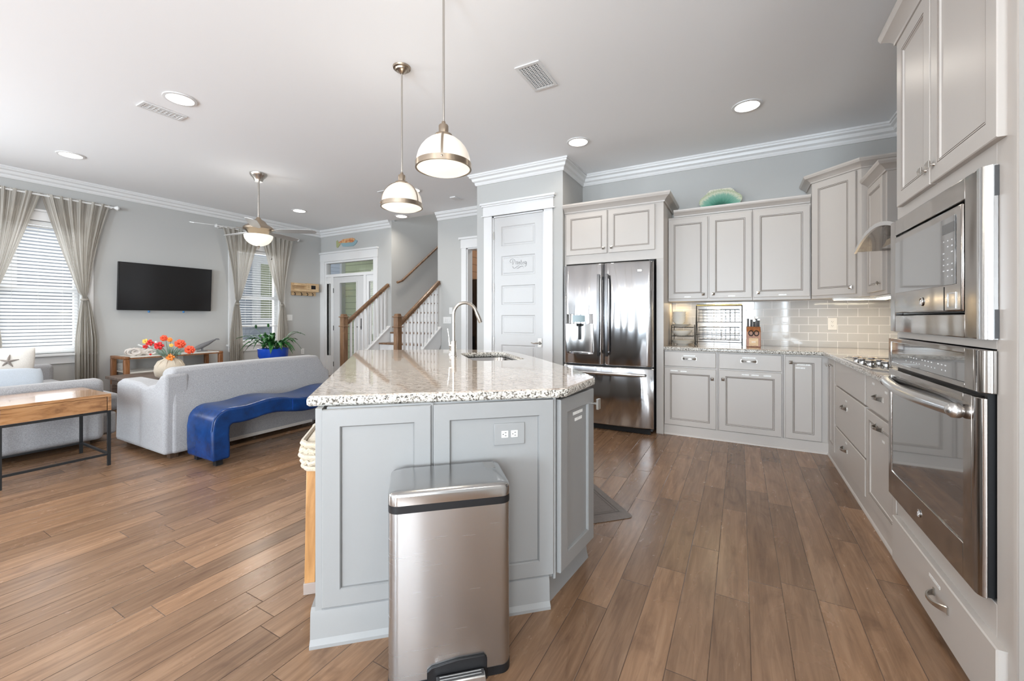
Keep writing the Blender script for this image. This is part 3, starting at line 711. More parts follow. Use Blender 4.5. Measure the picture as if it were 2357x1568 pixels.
G_UP, G_BASE = 'greige wall cabinets', 'greige base cabinets'

# fridge surround cabinet
FY = 4.52
t = thing('fridge_cabinet', 'greige two-door cabinet built over the stainless refrigerator', 'cabinet', (-1.25, 4.8, 0), group=G_UP)
mb = MB().box(PR+.003, -.70, FY, YK-.003, 1.83, 2.44); mb.box(-.772, -.70, FY, YK-.003, 0, 1.83); mb.box(PR+.003, PR+.025, FY, YK-.003, 0, 1.83)
obj('carcass', mb, M_CAB, t, bevel=.0015)
F = FR((0, FY, 0), (1, 0), (0, -1))
mb = MB(F); shaker(mb, -1.775, -1.292, 1.93, 2.405); dL = obj('door', mb, CABM, t); knob(F, -1.33, 1.985, dL)
mb = MB(F); shaker(mb, -1.276, -.785, 1.93, 2.405); dR = obj('door', mb, CABM, t); knob(F, -1.24, 1.985, dR)
obj('crown', ccrown([(PR+.003, FY), (-.70, FY), (-.70, YK-.003)], 2.42, 1.25, 1.3), M_CAB, t, angle=25)

# upper cabinets along the back wall
UY = 4.832
F = FR((0, UY, 0), (1, 0), (0, -1))
def upper(name, label, x0, x1, doors, z1=2.31):
    t = thing(name, label, 'cabinet', ((x0+x1)/2, UY, 1.385), group=G_UP)
    obj('carcass', MB().box(x0, x1, UY, YK-.014, 1.39, z1), M_CAB, t, bevel=.0015)
    for (a0, a1, ka, sa) in doors:
        mb = MB(F); shaker(mb, a0, a1, 1.418, 2.285); d = obj('door', mb, CABM, t); knob(F, ka, 1.462, d); sticker(F, sa, 1.437, d, .065)
    return t
upper('wall_cabinet', 'greige double-door wall cabinet above the black wire basket, next to fridge', -.698, .106, [(-.695, -.305, -.345, -.50), (-.288, .098, -.25, -.08)])
upper('wall_cabinet', 'greige single-door wall cabinet above the knife block', .108, .588, [(.115, .578, .155, .36)])
t = thing('cabinet_crown', 'greige crown moulding along the top of the lower back wall cabinets', 'moulding', (-.1, UY, 2.30))
obj('crown_strip', ccrown([(-.638, UY-.002), (.583, UY-.002)], 2.311, .9, 1), M_CAB, t, angle=25)
# diagonal corner cabinet
P1, P2 = Vector((.592, 4.80)), Vector((.897, 4.495)); U = (P2-P1).normalized(); Nn = Vector((-U.y, U.x)); 
if Nn.y > 0: Nn = -Nn
t = thing('corner_cabinet', 'taller diagonal greige corner wall cabinet with one door and small square knob', 'cabinet', (.9, 4.8, 1.385), group=G_UP)
poly = [(P1.x, P1.y), (P2.x, P2.y), (XR_-.014, P2.y), (XR_-.014, YK-.014), (P1.x, YK-.014)]
obj('carcass', MB().prism(poly, 1.39, 2.50), M_CAB, t, bevel=.0015, smooth=False)
F = FR((P1.x, P1.y, 0), U, Nn); Lw = (P2-P1).length
mb = MB(F); shaker(mb, .012, Lw-.035, 1.418, 2.47, rail=.06); d = obj('door', mb, CABM, t); knob(F, Lw-.065, 1.475, d)
obj('crown', ccrown([(P1.x, YK-.03), (P1.x, P1.y), (P2.x, P2.y), (XR_-.014, P2.y)], 2.48, 1.1, 1.05), M_CAB, t, angle=25)
# right wall cabinet beside the hood
t = thing('wall_cabinet', 'narrow greige wall cabinet with crown between corner cabinet and range hood', 'cabinet', (1.1, 4.25, 1.385), group=G_UP)
obj('carcass', MB().box(.95, XR_-.014, 4.02, 4.492, 1.39, 2.31), M_CAB, t, bevel=.0015)
F = FR((.95, 0, 0), (0, 1), (-1, 0)); mb = MB(F); shaker(mb, 4.055, 4.475, 1.418, 2.285, t=.022); d = obj('door', mb, CABM, t); knob(F, 4.10, 1.475, d, .022); sticker(F, 4.30, 1.44, d, .03)
obj('crown', ccrown([(.95, 4.492), (.95, 4.02), (XR_-.014, 4.02)], 2.30, 1.1, 1.05), M_CAB, t, angle=25)

# base cabinets
BY = 4.562
F = FR((0, BY, 0), (1, 0), (0, -1))
def bunit(label, x0, x1, c1=None):
    t = thing('base_cabinet', label, 'cabinet', ((x0+x1)/2, BY+.2, 0), group=G_BASE)
    obj('carcass', MB().box(x0, x1, BY, YK-.003, 0, .873), M_CAB, t, bevel=.001)
    return t
t = bunit('greige base cabinet with one drawer, nearest the refrigerator', -.698, -.196); x0, x1 = -.695, -.212
mb = MB(F); slab(mb, x0, x1, .712, .862); d = obj('drawer', mb, CABM, t); pull(F, -.455, .795, d, .125); sticker(F, -.455, .825, d, .11)
mb = MB(F); shaker(mb, x0, x1, .105, .695); d = obj('door', mb, CABM, t); knob(F, -.245, .605, d); sticker(F, -.60, .665, d, .07); sticker(F, -.51, .663, d, .06)
t = bunit('greige base cabinet with one drawer, below the knife block', -.194, .345); x0, x1 = -.184, .332
mb = MB(F); slab(mb, x0, x1, .712, .862); d = obj('drawer', mb, CABM, t); pull(F, .07, .795, d, .125); sticker(F, .07, .828, d, .11)
mb = MB(F); shaker(mb, x0, x1, .105, .695); d = obj('door', mb, CABM, t); knob(F, -.15, .61, d)
for a in (.04, .12, .22): sticker(F, a, .665, d, .06)
t = bunit('narrow greige base cabinet with full-height door in the back corner', .347, .69); x0, x1 = .362, .632
mb = MB(F); shaker(mb, x0, x1, .105, .86); d = obj('door', mb, CABM, t); knob(F, .40, .805, d); sticker(F, .50, .785, d, .10, .012, .013); sticker(F, .475, .755, d, .07, .012, .013)
BX = .692
F = FR((BX, 0, 0), (0, 1), (-1, 0))
def runit(label, y0, y1):
    t = thing('base_cabinet', label, 'cabinet', (BX+.3, (y0+y1)/2, 0), group=G_BASE)
    obj('carcass', MB().box(BX, XR_-.003, y0, y1, 0, .873), M_CAB, t, bevel=.001); return t
t = runit('very narrow greige corner base cabinet left of the cooktop drawers', 4.215, BY-.004)
mb = MB(F); shaker(mb, 4.24, 4.48, .105, .86, rail=.045); d = obj('door', mb, CABM, t); knob(F, 4.43, .80, d)
t = runit('greige drawer cabinet under the cooktop with two deep drawers', 3.272, 4.213)
mb = MB(F); slab(mb, 3.285, 4.195, .672, .862); obj('false_front', mb, CABM, t)
for (c0, c1, pc) in ((.345, .66, .55), (.105, .333, .245)):
    mb = MB(F); slab(mb, 3.285, 4.195, c0, c1); d = obj('drawer', mb, CABM, t); pull(F, 3.83, pc, d, .11); sticker(F, 3.80, pc+.055, d, .05)
t = runit('greige base cabinet with drawer over pull-out door beside the wall oven', 2.684, 3.27)
mb = MB(F); slab(mb, 2.70, 3.255, .672, .862); d = obj('drawer', mb, CABM, t); pull(F, 2.98, .765, d, .11); sticker(F, 3.10, .83, d, .04); sticker(F, 2.86, .815, d, .04)
mb = MB(F); shaker(mb, 2.70, 3.255, .105, .655); d = obj('door', mb, CABM, t); pull(F, 2.98, .60, d, .11); sticker(F, 2.94, .535, d, .04, b=.013)
mb = MB().sweep([(-.698, BY), (BX, BY), (BX, 2.686)], [(0, 0), (.020, 0), (.018, .012), (.012, .018), (.010, .10), (0, .10)])
struct('trim_4', mb, M_CAB)

# countertops
def edge_top(name, label, poly, z0, z1, mats):
    mb = MB()
    def inset(p, d):
        n = len(p); out = []
        for k in range(n):
            a, b, c = Vector(p[k-1]), Vector(p[k]), Vector(p[(k+1) % n]); d0 = (b-a).normalized(); d1 = (c-b).normalized()
            n0, n1 = Vector((-d0.y, d0.x)), Vector((-d1.y, d1.x)); m_ = (n0+n1); m_ = m_/max(.3, m_.dot(n0)); out.append((b.x+m_.x*d, b.y+m_.y*d))
        return out
    h = z1-z0
    rings = [(.008, z0), (.001, z0+.007), (0, z0+h*.4), (0, z0+h*.65), (.003, z1-.005), (.009, z1)]
    RG = [[(x, y, z) for x, y in inset(poly, i)] for i, z in rings]
    mb.loops(RG[:5], cap0=True, cap1=False, m=1); mb.loops(RG[4:], cap0=False, cap1=True, m=0)
    return mb
poly = [(-.70, 4.515), (.632, 4.515), (.632, 2.684), (XR_-.003, 2.684), (XR_-.003, YK-.003), (-.70, YK-.003)]
o = obj('countertop', edge_top('', '', poly, .875, .914, 0), [M_GRAN, M_GRANE], smooth=False)
tag(o, 'L-shaped speckled granite countertop along the tiled walls', 'countertop')
# backsplash
mb = MB(); mb.box(-.698, XR_-.002, YK-.012, YK-.001, .915, 1.388); mb.box(XR_-.012, XR_-.001, 2.684, YK-.012, .915, 1.388); mb.box(XR_-.012, XR_-.001, 2.77, 4.015, 1.388, 2.9)
struct('wall_backsplash', mb, M_TILE, smooth=False)

def outlet(name, label, F, a, c, w, h, m, parent=None, horiz=False, kind='duplex', b=0):
    t = thing(name, label, 'outlet' if kind == 'duplex' else 'switch', F @ Vector((a, b, c-h/2)))
    obj('plate', MB(F).box(a-w/2, a+w/2, b, b+.006, c-h/2, c+h/2), m, t, bevel=.002)
    if kind == 'duplex':
        for s in (-1, 1):
            da, dc = (s*.02, 0) if horiz else (0, s*.02)
            obj('socket', MB(F).box(a+da-.014, a+da+.014, b+.006, b+.008, c+dc-.014, c+dc+.014), M_WHITEP if m is not M_ALMOND else m, t, bevel=.001)
            mb = MB(F)
            if horiz:
                for q in (-.006, .006): mb.box(a+da-.001, a+da+.007, b+.0081, b+.0086, c+q-.0012, c+q+.0012)
                mb.box(a+da-.009, a+da-.005, b+.0081, b+.0086, c-.002, c+.002)
            else:
                for q in (-.006, .006): mb.box(a+q-.0012, a+q+.0012, b+.0081, b+.0086, c+dc-.001, c+dc+.007)
                mb.box(a-.002, a+.002, b+.0081, b+.0086, c+dc-.009, c+dc-.005)
            obj('slots', mb, M_DARK, t)
    else:
        n = max(1, round(w/.05)-0)
        for k in range(n):
            x = a+(k-(n-1)/2)*.046; obj('rocker', MB(F).box(x-.014, x+.014, b+.006, b+.010, c-.03, c+.03), m, t, bevel=.001)
    return t
FBK = FR((0, YK-.0125, 0), (1, 0), (0, -1))
outlet('wall_outlet', 'almond outlet on the grey tiled backsplash', FBK, .80, 1.15, .075, .12, M_ALMOND)
FEN = FR((0, YE, 0), (1, 0), (0, -1)); FLW = FR((XL, 0, 0), (0, 1), (1, 0))
outlet('light_switch', 'single white rocker switch above the triple switch beside the stairs', FEN, -4.37, 1.335, .07, .115, M_WHITEP, kind='sw')
outlet('light_switch', 'wide white switch plate right of the staircase', FEN, -4.45, 1.17, .17, .115, M_WHITEP, kind='sw')
outlet('light_switch', 'white switch plate below the wooden hook shelf', FLW, 5.02, 1.215, .115, .115, M_WHITEP, kind='sw')
outlet('wall_outlet', 'white outlet on the wall right of the plant', FLW, 5.30, .53, .07, .115, M_WHITEP)
outlet('wall_outlet', 'white outlet between the shelves of the television console', FLW, 3.20, .56, .075, .115, M_WHITEP)
outlet('wall_outlet', 'white outlet behind the left legs of the television console', FLW, 2.46, .50, .07, .115, M_WHITEP)

# under-cabinet light
t = thing('under_cabinet_light', 'glowing strip light under the corner wall cabinet', 'light', (.95, 4.45, 1.36))
obj('housing', MB().box(.97, 1.27, 4.05, 4.45, 1.372, 1.388), M_WHITEP, t); obj('lens', MB().box(.98, 1.26, 4.06, 4.44, 1.366, 1.371), M_GLOWS, t)
obj('housing', MB().box(.72, 1.10, 4.58, 4.64, 1.372, 1.388), M_WHITEP, t); obj('lens', MB().box(.73, 1.09, 4.585, 4.635, 1.366, 1.371), M_GLOWS, t)
def disk(name, loc, p, col, size, up=False):
    l = bpy.data.lights.new(name, 'AREA'); l.shape = 'DISK'; l.size = size; l.energy = p; l.color = col; o = bpy.data.objects.new(name, l); o.location = loc
    if up: o.rotation_euler = (R(180), 0, 0)
    COL.objects.link(o)
def point(name, loc, p, col=(1, .86, .66), r=.04):
    l = bpy.data.lights.new(name, 'POINT'); l.energy = p; l.color = col; l.shadow_soft_size = r; o = bpy.data.objects.new(name, l); o.location = loc; COL.objects.link(o)
area('under_cabinet_lamp', (.95, 4.75, 1.36), (0, 0, 0), .5, .05, 2.2, (1, .88, .68))
area('under_cabinet_lamp', (-.60, 5.03, 1.375), (0, 0, 0), .12, .04, .7, (1, .76, .42))
area('under_cabinet_lamp', (-.22, 4.86, 1.378), (0, 0, 0), .05, .05, 1.3, (1, .80, .52))

# ------------------------------------------------------------------ refrigerator
FX0, FX1, FD0 = -1.765, -.782, 4.43
F = FR((0, FD0, 0), (1, 0), (0, -1))
t = thing('refrigerator', 'stainless french-door refrigerator with water dispenser, between pantry and cabinets', 'refrigerator', (-1.27, 4.8, 0))
obj('cabinet_body', MB().box(FX0+.02, FX1-.012, FD0+.005, YK-.06, .03, 1.79), M_GASK, t, bevel=.004)
obj('toe_grille', MB().box(FX0+.03, FX1-.03, FD0-.02, FD0+.004, .005, .055), M_BLACK, t)
def bowed(mb, a0, a1, c0, c1, b0, b1, bow, n=14, r=.012):
    rings = []
    ys = [c0, c0+r*.3, c0+r, c1-r, c1-r*.3, c1]; ins = [r, r*.3, 0, 0, r*.3, r]
    for c, i in zip(ys, ins):
        ring = []
        for k in range(n+1):
            x = a0+(a1-a0)*k/n; q = (k/n); e = min(k, n-k)/n
            edge = -.02 if k in (0, n) else 0
            ring.append((x, b1+bow(x)-i+edge, c))
        ring.append((a1, b0, c)); ring.append((a0, b0, c)); rings.append(ring)
    mb.loops(rings)
xm = -1.292
bw = lambda x: .03*(1-((x-xm)/.5)**2)
def fdoor(a0, a1, c0, c1):
    mb = MB(F); bowed(mb, a0, a1, c0, c1, 0, .03, bw); return obj('door', mb, M_STEEL_F, t, angle=60)
dl = fdoor(FX0, xm-.004, .70, 1.80); dr = fdoor(xm+.004, FX1, .70, 1.80)
mb = MB(F); bowed(mb, FX0, FX1, .06, .685, 0, .03, bw); dz = obj('freezer_drawer', mb, M_STEEL_F, t, angle=60)
for s, dd in ((-1, dl), (1, dr)):
    x = xm+s*.045
    mb = MB(F); b = .06
    mb.loops([[(x-.016, b+.045+q, c), (x+.016, b+.045+q, c), (x+.013, b+.058+q, c), (x-.013, b+.058+q, c)] for c, q in ((.80, -.012), (.90, .0), (1.28, .006), (1.58, .0), (1.68, -.012))])
    mb.box(x-.012, x+.012, b-.01, b+.045, .81, .84); mb.box(x-.012, x+.012, b-.01, b+.045, 1.64, 1.67)
    obj('handle', mb, mat('dark_satin_steel', (.20, .20, .205), .25, 1), dd, angle=50)
mb = MB(F); mb.tube([(-1.70, .05, .615), (-1.70, .095, .62), (-1.55, .115, .62), (xm, .125, .62), (-1.0, .115, .62), (-.86, .095, .62), (-.86, .05, .615)], .016, 12); obj('handle', mb, M_STEEL_B, dz)
# dispenser: raised surround, hollow alcove with control panel and tray
x0, x1 = -1.715, -1.405; xc_ = (x0+x1)/2
def dface(z0, z1, bmid, bedge, th, dx=0):
    n = 16; rings = []
    for z in (z0, z1):
        fr_ = [(x0+dx+(x1-x0-2*dx)*k/n, bedge+(bmid-bedge)*(1-(2*k/n-1)**2), z) for k in range(n+1)]
        rings.append(fr_+[(x1-dx, bedge-th, z), (x0+dx, bedge-th, z)])
    return rings
mb = MB(F); mb.loops(dface(1.145, 1.255, .100, .062, .02)); dp = obj('dispenser_hood', mb, M_STEEL_F, dl, bevel=.004, angle=50)
mb = MB(F); mb.loops(dface(.835, 1.143, .0555, .074, .03)); mb.box(x0-.002, x0+.006, .03, .078, .835, 1.143); mb.box(x1-.006, x1+.002, .03, .078, .835, 1.143); obj('alcove', mb, mat('alcove_steel', (.50, .49, .48), .14, 1), dp, angle=50)
mb = MB(F); mb.box(xc_-.07, xc_+.07, .085, .1015, 1.165, 1.240); obj('control_panel', mb, mat('teal_display', (.10, .16, .17), .12), dp)
mb = MB(F); mb.lathe((xc_, .075, 1.118), [(.03, 0), (.034, .026)], 14); mb.box(xc_-.012, xc_+.012, .064, .074, .97, 1.12); obj('nozzle', mb, M_BLACK, dp)
mb = MB(F); mb.loops(dface(.812, .834, .104, .062, .02)); obj('drip_tray', mb, M_STEEL_F, dp, bevel=.003, angle=50)
mb = MB(F); mb.box(-.935, -.895, .045, .049, 1.695, 1.712); obj('badge', mb, M_CHROME, dr)
obj('badge_scarf', MB(F), M_BLACK, dr) if False else None
obj('hinge_cover', MB(F).box(-.83, FX1, -.02, .0, 1.80, 1.815), M_BLACK, t)

# ------------------------------------------------------------------ oven tower
OX = .672; OY0, OY1 = 1.66, 2.68
F = FR((OX, 0, 0), (0, 1), (-1, 0))
t = thing('oven_cabinet', 'tall greige cabinet tower holding microwave and wall oven at right edge', 'cabinet', (1, 2.17, 0))
mb = MB(F)
wallb(mb, F, 0, 0, 0, []) if False else None
mb.M = F
dep = -(XR_-.003-OX)
# face frame pieces around the appliance openings
mb.box(OY0, 1.785, dep, 0, 0, 2.56); mb.box(2.665, OY1, dep, 0, 0, 2.56)
mb.box(1.785, 2.665, dep, 0, 0, .35); mb.box(1.785, 2.665, dep, 0, 1.115, 1.150); mb.box(1.785, 2.665, dep, 0, 1.655, 2.56); mb.box(1.785, 2.665, dep, dep+.02, .35, 1.655)
obj('carcass', mb, M_CAB, t, bevel=.0015)
obj('edge_moulding', MB(F).box(1.660, 1.682, .0002, .008, 0, 2.54), M_CAB, t, bevel=.003)
for a0, a1, ka in ((1.728, 2.205, 2.17), (2.215, 2.605, 2.25)):
    mb = MB(F); shaker(mb, a0, a1, 1.735, 2.515, t=.022, rail=.062); d = obj('door', mb, CABM, t); knob(F, ka, 1.80, d, .022)
mb = MB(F); slab(mb, 1.725, 2.665, .035, .25, .024); d = obj('drawer', mb, CABM, t); pull(F, 2.10, .165, d, .12, .024, .035); sticker(F, 2.16, .205, d, .10, b=.0245)
obj('crown', ccrown([(XR_-.003, OY1), (OX, OY1), (OX, OY0)][::-1] if False else [(XR_-.003, OY1), (OX, OY1), (OX, OY0)], 2.55, 1, 1.15), M_CAB, t, angle=25)

def ringbadge(F, a, b, c, r, parent):
    mb = MB(F); n = 24; pts = [(a+r*math.cos(2*math.pi*k/n), b+.002, c+r*math.sin(2*math.pi*k/n)) for k in range(n+1)]; mb.tube(pts, r*.12, 6)
    mb.lathe((a, b, c), [(r, 0), (r, .0015)], 24, axis='y')
    mb.tube([(a-.4*r, b+.003, c-.3*r), (a-.1*r, b+.003, c+.4*r), (a-.35*r, b+.003, c+.3*r), (a-.3*r, b+.003, c-.3*r), (a+.2*r, b+.003, c-.1*r), (a+.4*r, b+.003, c+.4*r), (a+.3*r, b+.003, c-.4*r)], r*.07, 5)
    return obj('badge', mb, M_CHROME, parent)
def keypad(F, a0, a1, c0, c1, b, nx, nz, parent, s=.006):
    mb = MB(F)
    for i in range(nx):
        for j in range(nz):
            if (i*7+j*3) % 5 == 4: continue
            a = a0+(a1-a0)*(i+.5)/nx; c = c0+(c1-c0)*(j+.5)/nz; w = s*(.5+.5*((i*3+j*5) % 3)/2)
            mb.box(a-w, a+w, b, b+.0004, c-s*.35, c+s*.35)
    return obj('key_markings', mb, mat('white_print', (.75, .75, .75), .5), parent, smooth=False)
# microwave
m_ = thing('microwave', 'built-in stainless microwave with trim frame above the wall oven', 'microwave', (OX+.2, 2.2, 1.15))
def fr_rect(mb, A0, A1, C0, C1, a0, a1, c0, c1, b0, b1):
    mb.box(A0, a0, b0, b1, C0, C1); mb.box(a1, A1, b0, b1, C0, C1); mb.box(a0, a1, b0, b1, C0, c0); mb.box(a0, a1, b0, b1, c1, C1)
mb = MB(F); fr_rect(mb, 1.812, 2.655, 1.145, 1.668, 1.895, 2.585, 1.222, 1.597, .002, .032); obj('trim_frame', mb, M_STEEL_O, m_, bevel=.003)
mb = MB(F); mb.loops([[(1.812, .002, c), (1.812, .033, c)]+[(1.801-.029*math.sin(q), .010+.024*math.cos(q), c) for q in [math.pi/2*k/8 for k in range(9)]]+[(1.772, .002, c)] for c in (1.145, 1.668)]); obj('side_rail', mb, M_STEEL_B, m_, angle=50)
mb = MB(F); mb.box(1.770, 1.785, .0005, .010, 1.148, 1.235); mb.box(1.770, 1.785, .0005, .010, 1.575, 1.665); obj('side_vent', mb, M_GASK, m_)
mb = MB(F); mb.box(1.90, 2.58, -.35, .004, 1.227, 1.592); obj('housing', mb, M_BLACK, m_)
mb = MB(F); mb.box(1.905, 2.575, .005, .036, 1.232, 1.588); dd = obj('door', mb, M_STEEL_O, m_, bevel=.006)
mb = MB(F); mb.box(1.945, 2.56, .0365, .038, 1.325, 1.560); obj('window', mb, M_OVGLASS, dd, bevel=.0005)
mb = MB(F); mb.box(1.95, 2.045, .0382, .0385, 1.505, 1.540); obj('display', mb, mat('grey_display', (.09, .09, .09), .15), dd)
keypad(F, 1.95, 2.05, 1.345, 1.49, .0383, 3, 7, dd, .006)
mb = MB(F); fr_rect(mb, 1.942, 2.01, 1.243, 1.298, 1.947, 2.005, 1.248, 1.293, .0362, .038); obj('release_button', mb, M_CHROME, dd)
mb = MB(F); mb.box(2.035, 2.038, .0362, .0372, 1.235, 1.32); obj('panel_seam', mb, M_DARK, dd)
ringbadge(F, 2.24, .0365, 1.275, .016, dd)
# oven
ov = thing('wall_oven', 'built-in stainless wall oven with curved bar handle under the microwave', 'oven', (OX+.2, 2.2, .36))
obj('housing', MB(F).box(1.80, 2.655, -.45, .004, .362, 1.108), M_BLACK, ov)
mb = MB(F); fr_rect(mb, 1.825, 2.668, .982, 1.112, 1.885, 2.635, 1.0, 1.095, .006, .036)
mb.loops([[(1.825, .002, c), (1.825, .036, c)]+[(1.811-.035*math.sin(q), .008+.028*math.cos(q), c) for q in [math.pi/2*k/8 for k in range(9)]]+[(1.776, .002, c)] for c in (.982, 1.112)])
cp = obj('control_frame', mb, M_STEEL_O, ov, bevel=.002)
mb = MB(F); mb.box(1.885, 2.635, .007, .033, 1.0, 1.095); gp = obj('control_panel', mb, M_OVGLASS, ov, bevel=.001)
keypad(F, 2.02, 2.45, 1.012, 1.05, .0332, 14, 2, gp, .006)
mb = MB(F); fr_rect(mb, 1.838, 2.668, .358, .965, 1.895, 2.635, .475, .935, .006, .036)
mb.loops([[(1.838, .014, c), (1.838, .036, c)]+[(1.823-.032*math.sin(q), .016+.020*math.cos(q), c) for q in [math.pi/2*k/8 for k in range(9)]] for c in (.358, .965)])
od = obj('door', mb, M_STEEL_O, ov, bevel=.002)
mb = MB(F); mb.box(1.895, 2.635, .007, .032, .475, .935); obj('window', mb, M_OVGLASS, od, bevel=.001)
hp = []
for k in range(17):
    q = k/16; hp.append((1.90+.73*q, .052+.035*math.sin(math.pi*q), .905+.0*q))
mb = MB(F); mb.tube([(a, b, c) for a, b, c in hp], [.022]*17, 16)
for a in (1.90, 2.63): mb.sphere((a, .052, .905), .026, 14); mb.box(a-.01, a+.01, .03, .052, .895, .915)
obj('handle', mb, M_STEEL_B, od)
ringbadge(F, 2.27, .0365, .415, .014, od)
obj('side_grille', MB(F).box(1.797, 1.815, .0005, .015, .36, .98), M_BLACK, ov)

# ------------------------------------------------------------------ hood
HC, HHW, HX = 3.44, .50, .745
t = thing('range_hood', 'stainless chimney range hood with curved glass canopy above the cooktop', 'range hood', (1.0, HC, 1.7))
def hz(y): return 1.70+.092*(1-((y-HC)/HHW)**2)
n = 20; mb = MB(); top = []; 
ids = []
for k in range(n+1):
    y = HC-HHW+2*HHW*k/n; ids.append([(HX, y, hz(y)), (XR_-.015, y, hz(y))])
mb.loops([[a, b, (b[0], b[1], b[2]+.006), (a[0], a[1], a[2]+.006)] for a, b in ids]); obj('glass_canopy', mb, M_HGLASS, t, angle=60)
mb = MB(); mb.loops([[(a[0]-.002, a[1], a[2]-.012), (a[0]+.012, a[1], a[2]-.012), (a[0]+.012, a[1], a[2]+.012), (a[0]-.002, a[1], a[2]+.012)] for a, b in ids]); obj('front_rim', mb, M_STEEL_B, t, angle=60)
mb = MB(); mb.taper(.86, XR_-.015, HC-.33, HC+.33, 1.695, 1.75, .02, .04); obj('body', mb, M_STEEL_B, t, bevel=.004)
mb = MB()
for s in (-1, 1): mb.box(.90, 1.25, HC+s*.15-.13, HC+s*.15+.13, 1.688, 1.694)
obj('filter', mb, M_GASK, t)
mb = MB(); mb.box(.98, XR_-.015, HC-.16, HC+.16, 1.79, H-.14); obj('chimney', mb, M_STEEL_B, t, bevel=.003)

# ------------------------------------------------------------------ cooktop
t = thing('cooktop', 'black glass cooktop with clustered knobs set in the granite counter', 'cooktop', (.9, 3.42, .914))
poly = [(.655, 3.80), (.69, 3.88), (1.20, 3.88), (1.20, 2.96), (.72, 2.96), (.655, 3.04)]
obj('glass_top', MB().prism(poly, .9145, .919), mat('cooktop_glass', (.16, .15, .14), .05, coat=.5), t, bevel=.001, smooth=False)
mb = MB().sweep(poly+[poly[0]], [(-.004, 0), (.004, 0), (.004, .007), (-.004, .007)], z=.9145); obj('steel_edge', mb, M_STEEL_B, t)
for (kx, ky) in ((.700, 3.62), (.705, 3.50), (.720, 3.38), (.775, 3.60), (.785, 3.47), (.790, 3.34)):
    mb = MB(); mb.lathe((kx, ky, .919), [(.020, 0), (.020, .008), (.027, .012), (.029, .020), (.027, .024)], 20); kb = obj('control_knob', mb, M_CHROME, t)
    mb = MB(); mb.lathe((kx, ky, .9432), [(.0265, 0), (.024, .0015), (.004, .0005)], 20); obj('knob_cap', mb, M_KCAP, kb)
for (bx, by, r) in ((1.05, 3.15, .09), (1.05, 3.68, .10)):
    mb = MB(); mb.lathe((bx, by, .9192), [(r, 0), (r, .0004), (r-.004, .0004)], 32); obj('burner_ring', mb, M_GASK, t)

# ------------------------------------------------------------------ island
PA = (-1.375, 1.0); PB = (-.69, 1.622); PC = (-.655, 1.99); 
a45 = Vector((-1, 1)).normalized()
t = thing('kitchen_island', 'grey panelled kitchen island behind the stainless trash can', 'kitchen island', (-1.8, 2.1, 0))
BL = (-2.98, 2.66); 
body = [PA, PB, PC, (-1.30, 2.74), (-1.72, 3.08), (-2.2, 3.16), (-2.78, 2.78), (-2.72, 2.68), (-1.52, 1.49), (-1.66, 1.29)]
obj('body', MB().prism([(x, y) for x, y in [(-1.36, 1.02), (-.70, 1.62), (-.668, 1.99), (-1.31, 2.72), (-1.72, 3.06), (-2.2, 3.14), (-2.76, 2.77), (-1.35, 1.37), (-1.50, 1.18)]], .11, .874), M_ISL, t, smooth=False)
obj('toe_kick', MB().prism([(-1.34, 1.06), (-.76, 1.60), (-.74, 1.99), (-1.36, 2.68), (-1.74, 2.98), (-2.2, 3.06), (-2.70, 2.73), (-1.36, 1.40), (-1.47, 1.21)], 0, .11), M_ISL, t, smooth=False)
U = (Vector(PB)-Vector(PA)); Lf = U.length; U.normalize(); Nf = Vector((U.y, -U.x))
F = FR((PA[0], PA[1], 0), U, Nf)
IM = [M_ISL, M_ISLSHADE]
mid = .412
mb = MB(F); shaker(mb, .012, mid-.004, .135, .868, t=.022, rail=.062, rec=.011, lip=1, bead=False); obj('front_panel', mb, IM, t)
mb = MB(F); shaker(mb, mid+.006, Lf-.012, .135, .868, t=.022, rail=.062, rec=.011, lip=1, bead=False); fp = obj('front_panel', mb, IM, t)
for bx_ in ((-.012, .011, -.1, .012, .0, .874), (Lf-.011, Lf, -.1, .012, .11, .874), (mid-.0035, mid+.0055, 0, .010, .11, .874)): obj('stile', MB(F).box(*bx_), M_ISL, t, bevel=.001)
mb = MB(F); prof = [(-.09, 0), (.035, 0), (.035, .012), (.022, .028), (.018, .105), (.014, .125), (.002, .135), (-.09, .135)]
mb.loops([[(-.045+(0 if i else -.0), b, c) for b, c in prof] if False else [(a, b, c) for b, c in prof] for i, a in enumerate((-.028, Lf-.03))]); obj('baseboard', mb, M_ISL, t, angle=25)
Uc = (Vector(PC)-Vector(PB)); Lc = Uc.length; Uc.normalize(); Nc = Vector((Uc.y, -Uc.x)); F2 = FR((PB[0], PB[1], 0), Uc, Nc)
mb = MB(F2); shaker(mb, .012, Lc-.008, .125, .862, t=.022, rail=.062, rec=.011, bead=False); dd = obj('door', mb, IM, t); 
mb = MB(F2); mb.tube([(Lc-.02, .022, .79), (Lc-.02, .045, .79)], .006); mb.box(Lc-.034, Lc-.004, .045, .056, .765, .815); obj('knob', mb, M_NICK, dd)
sticker(F2, .20, .775, dd, .10, .014, .0125); sticker(F2, .205, .745, dd, .075, .014, .0125)
mb = MB(F2); mb.loops([[(a, b, c) for b, c in [(-.07, 0), (-.02, 0), (-.028, .03), (-.035, .108), (-.07, .108)]] for a in (-.02, Lc+.02)]); obj('toe_board', mb, M_ISL, t)
# outlet on island
outlet('island_outlet', 'grey-framed double outlet on the island panel above the trash can', F, .724, .735, .128, .088, M_ISL, horiz=True, b=.0115)
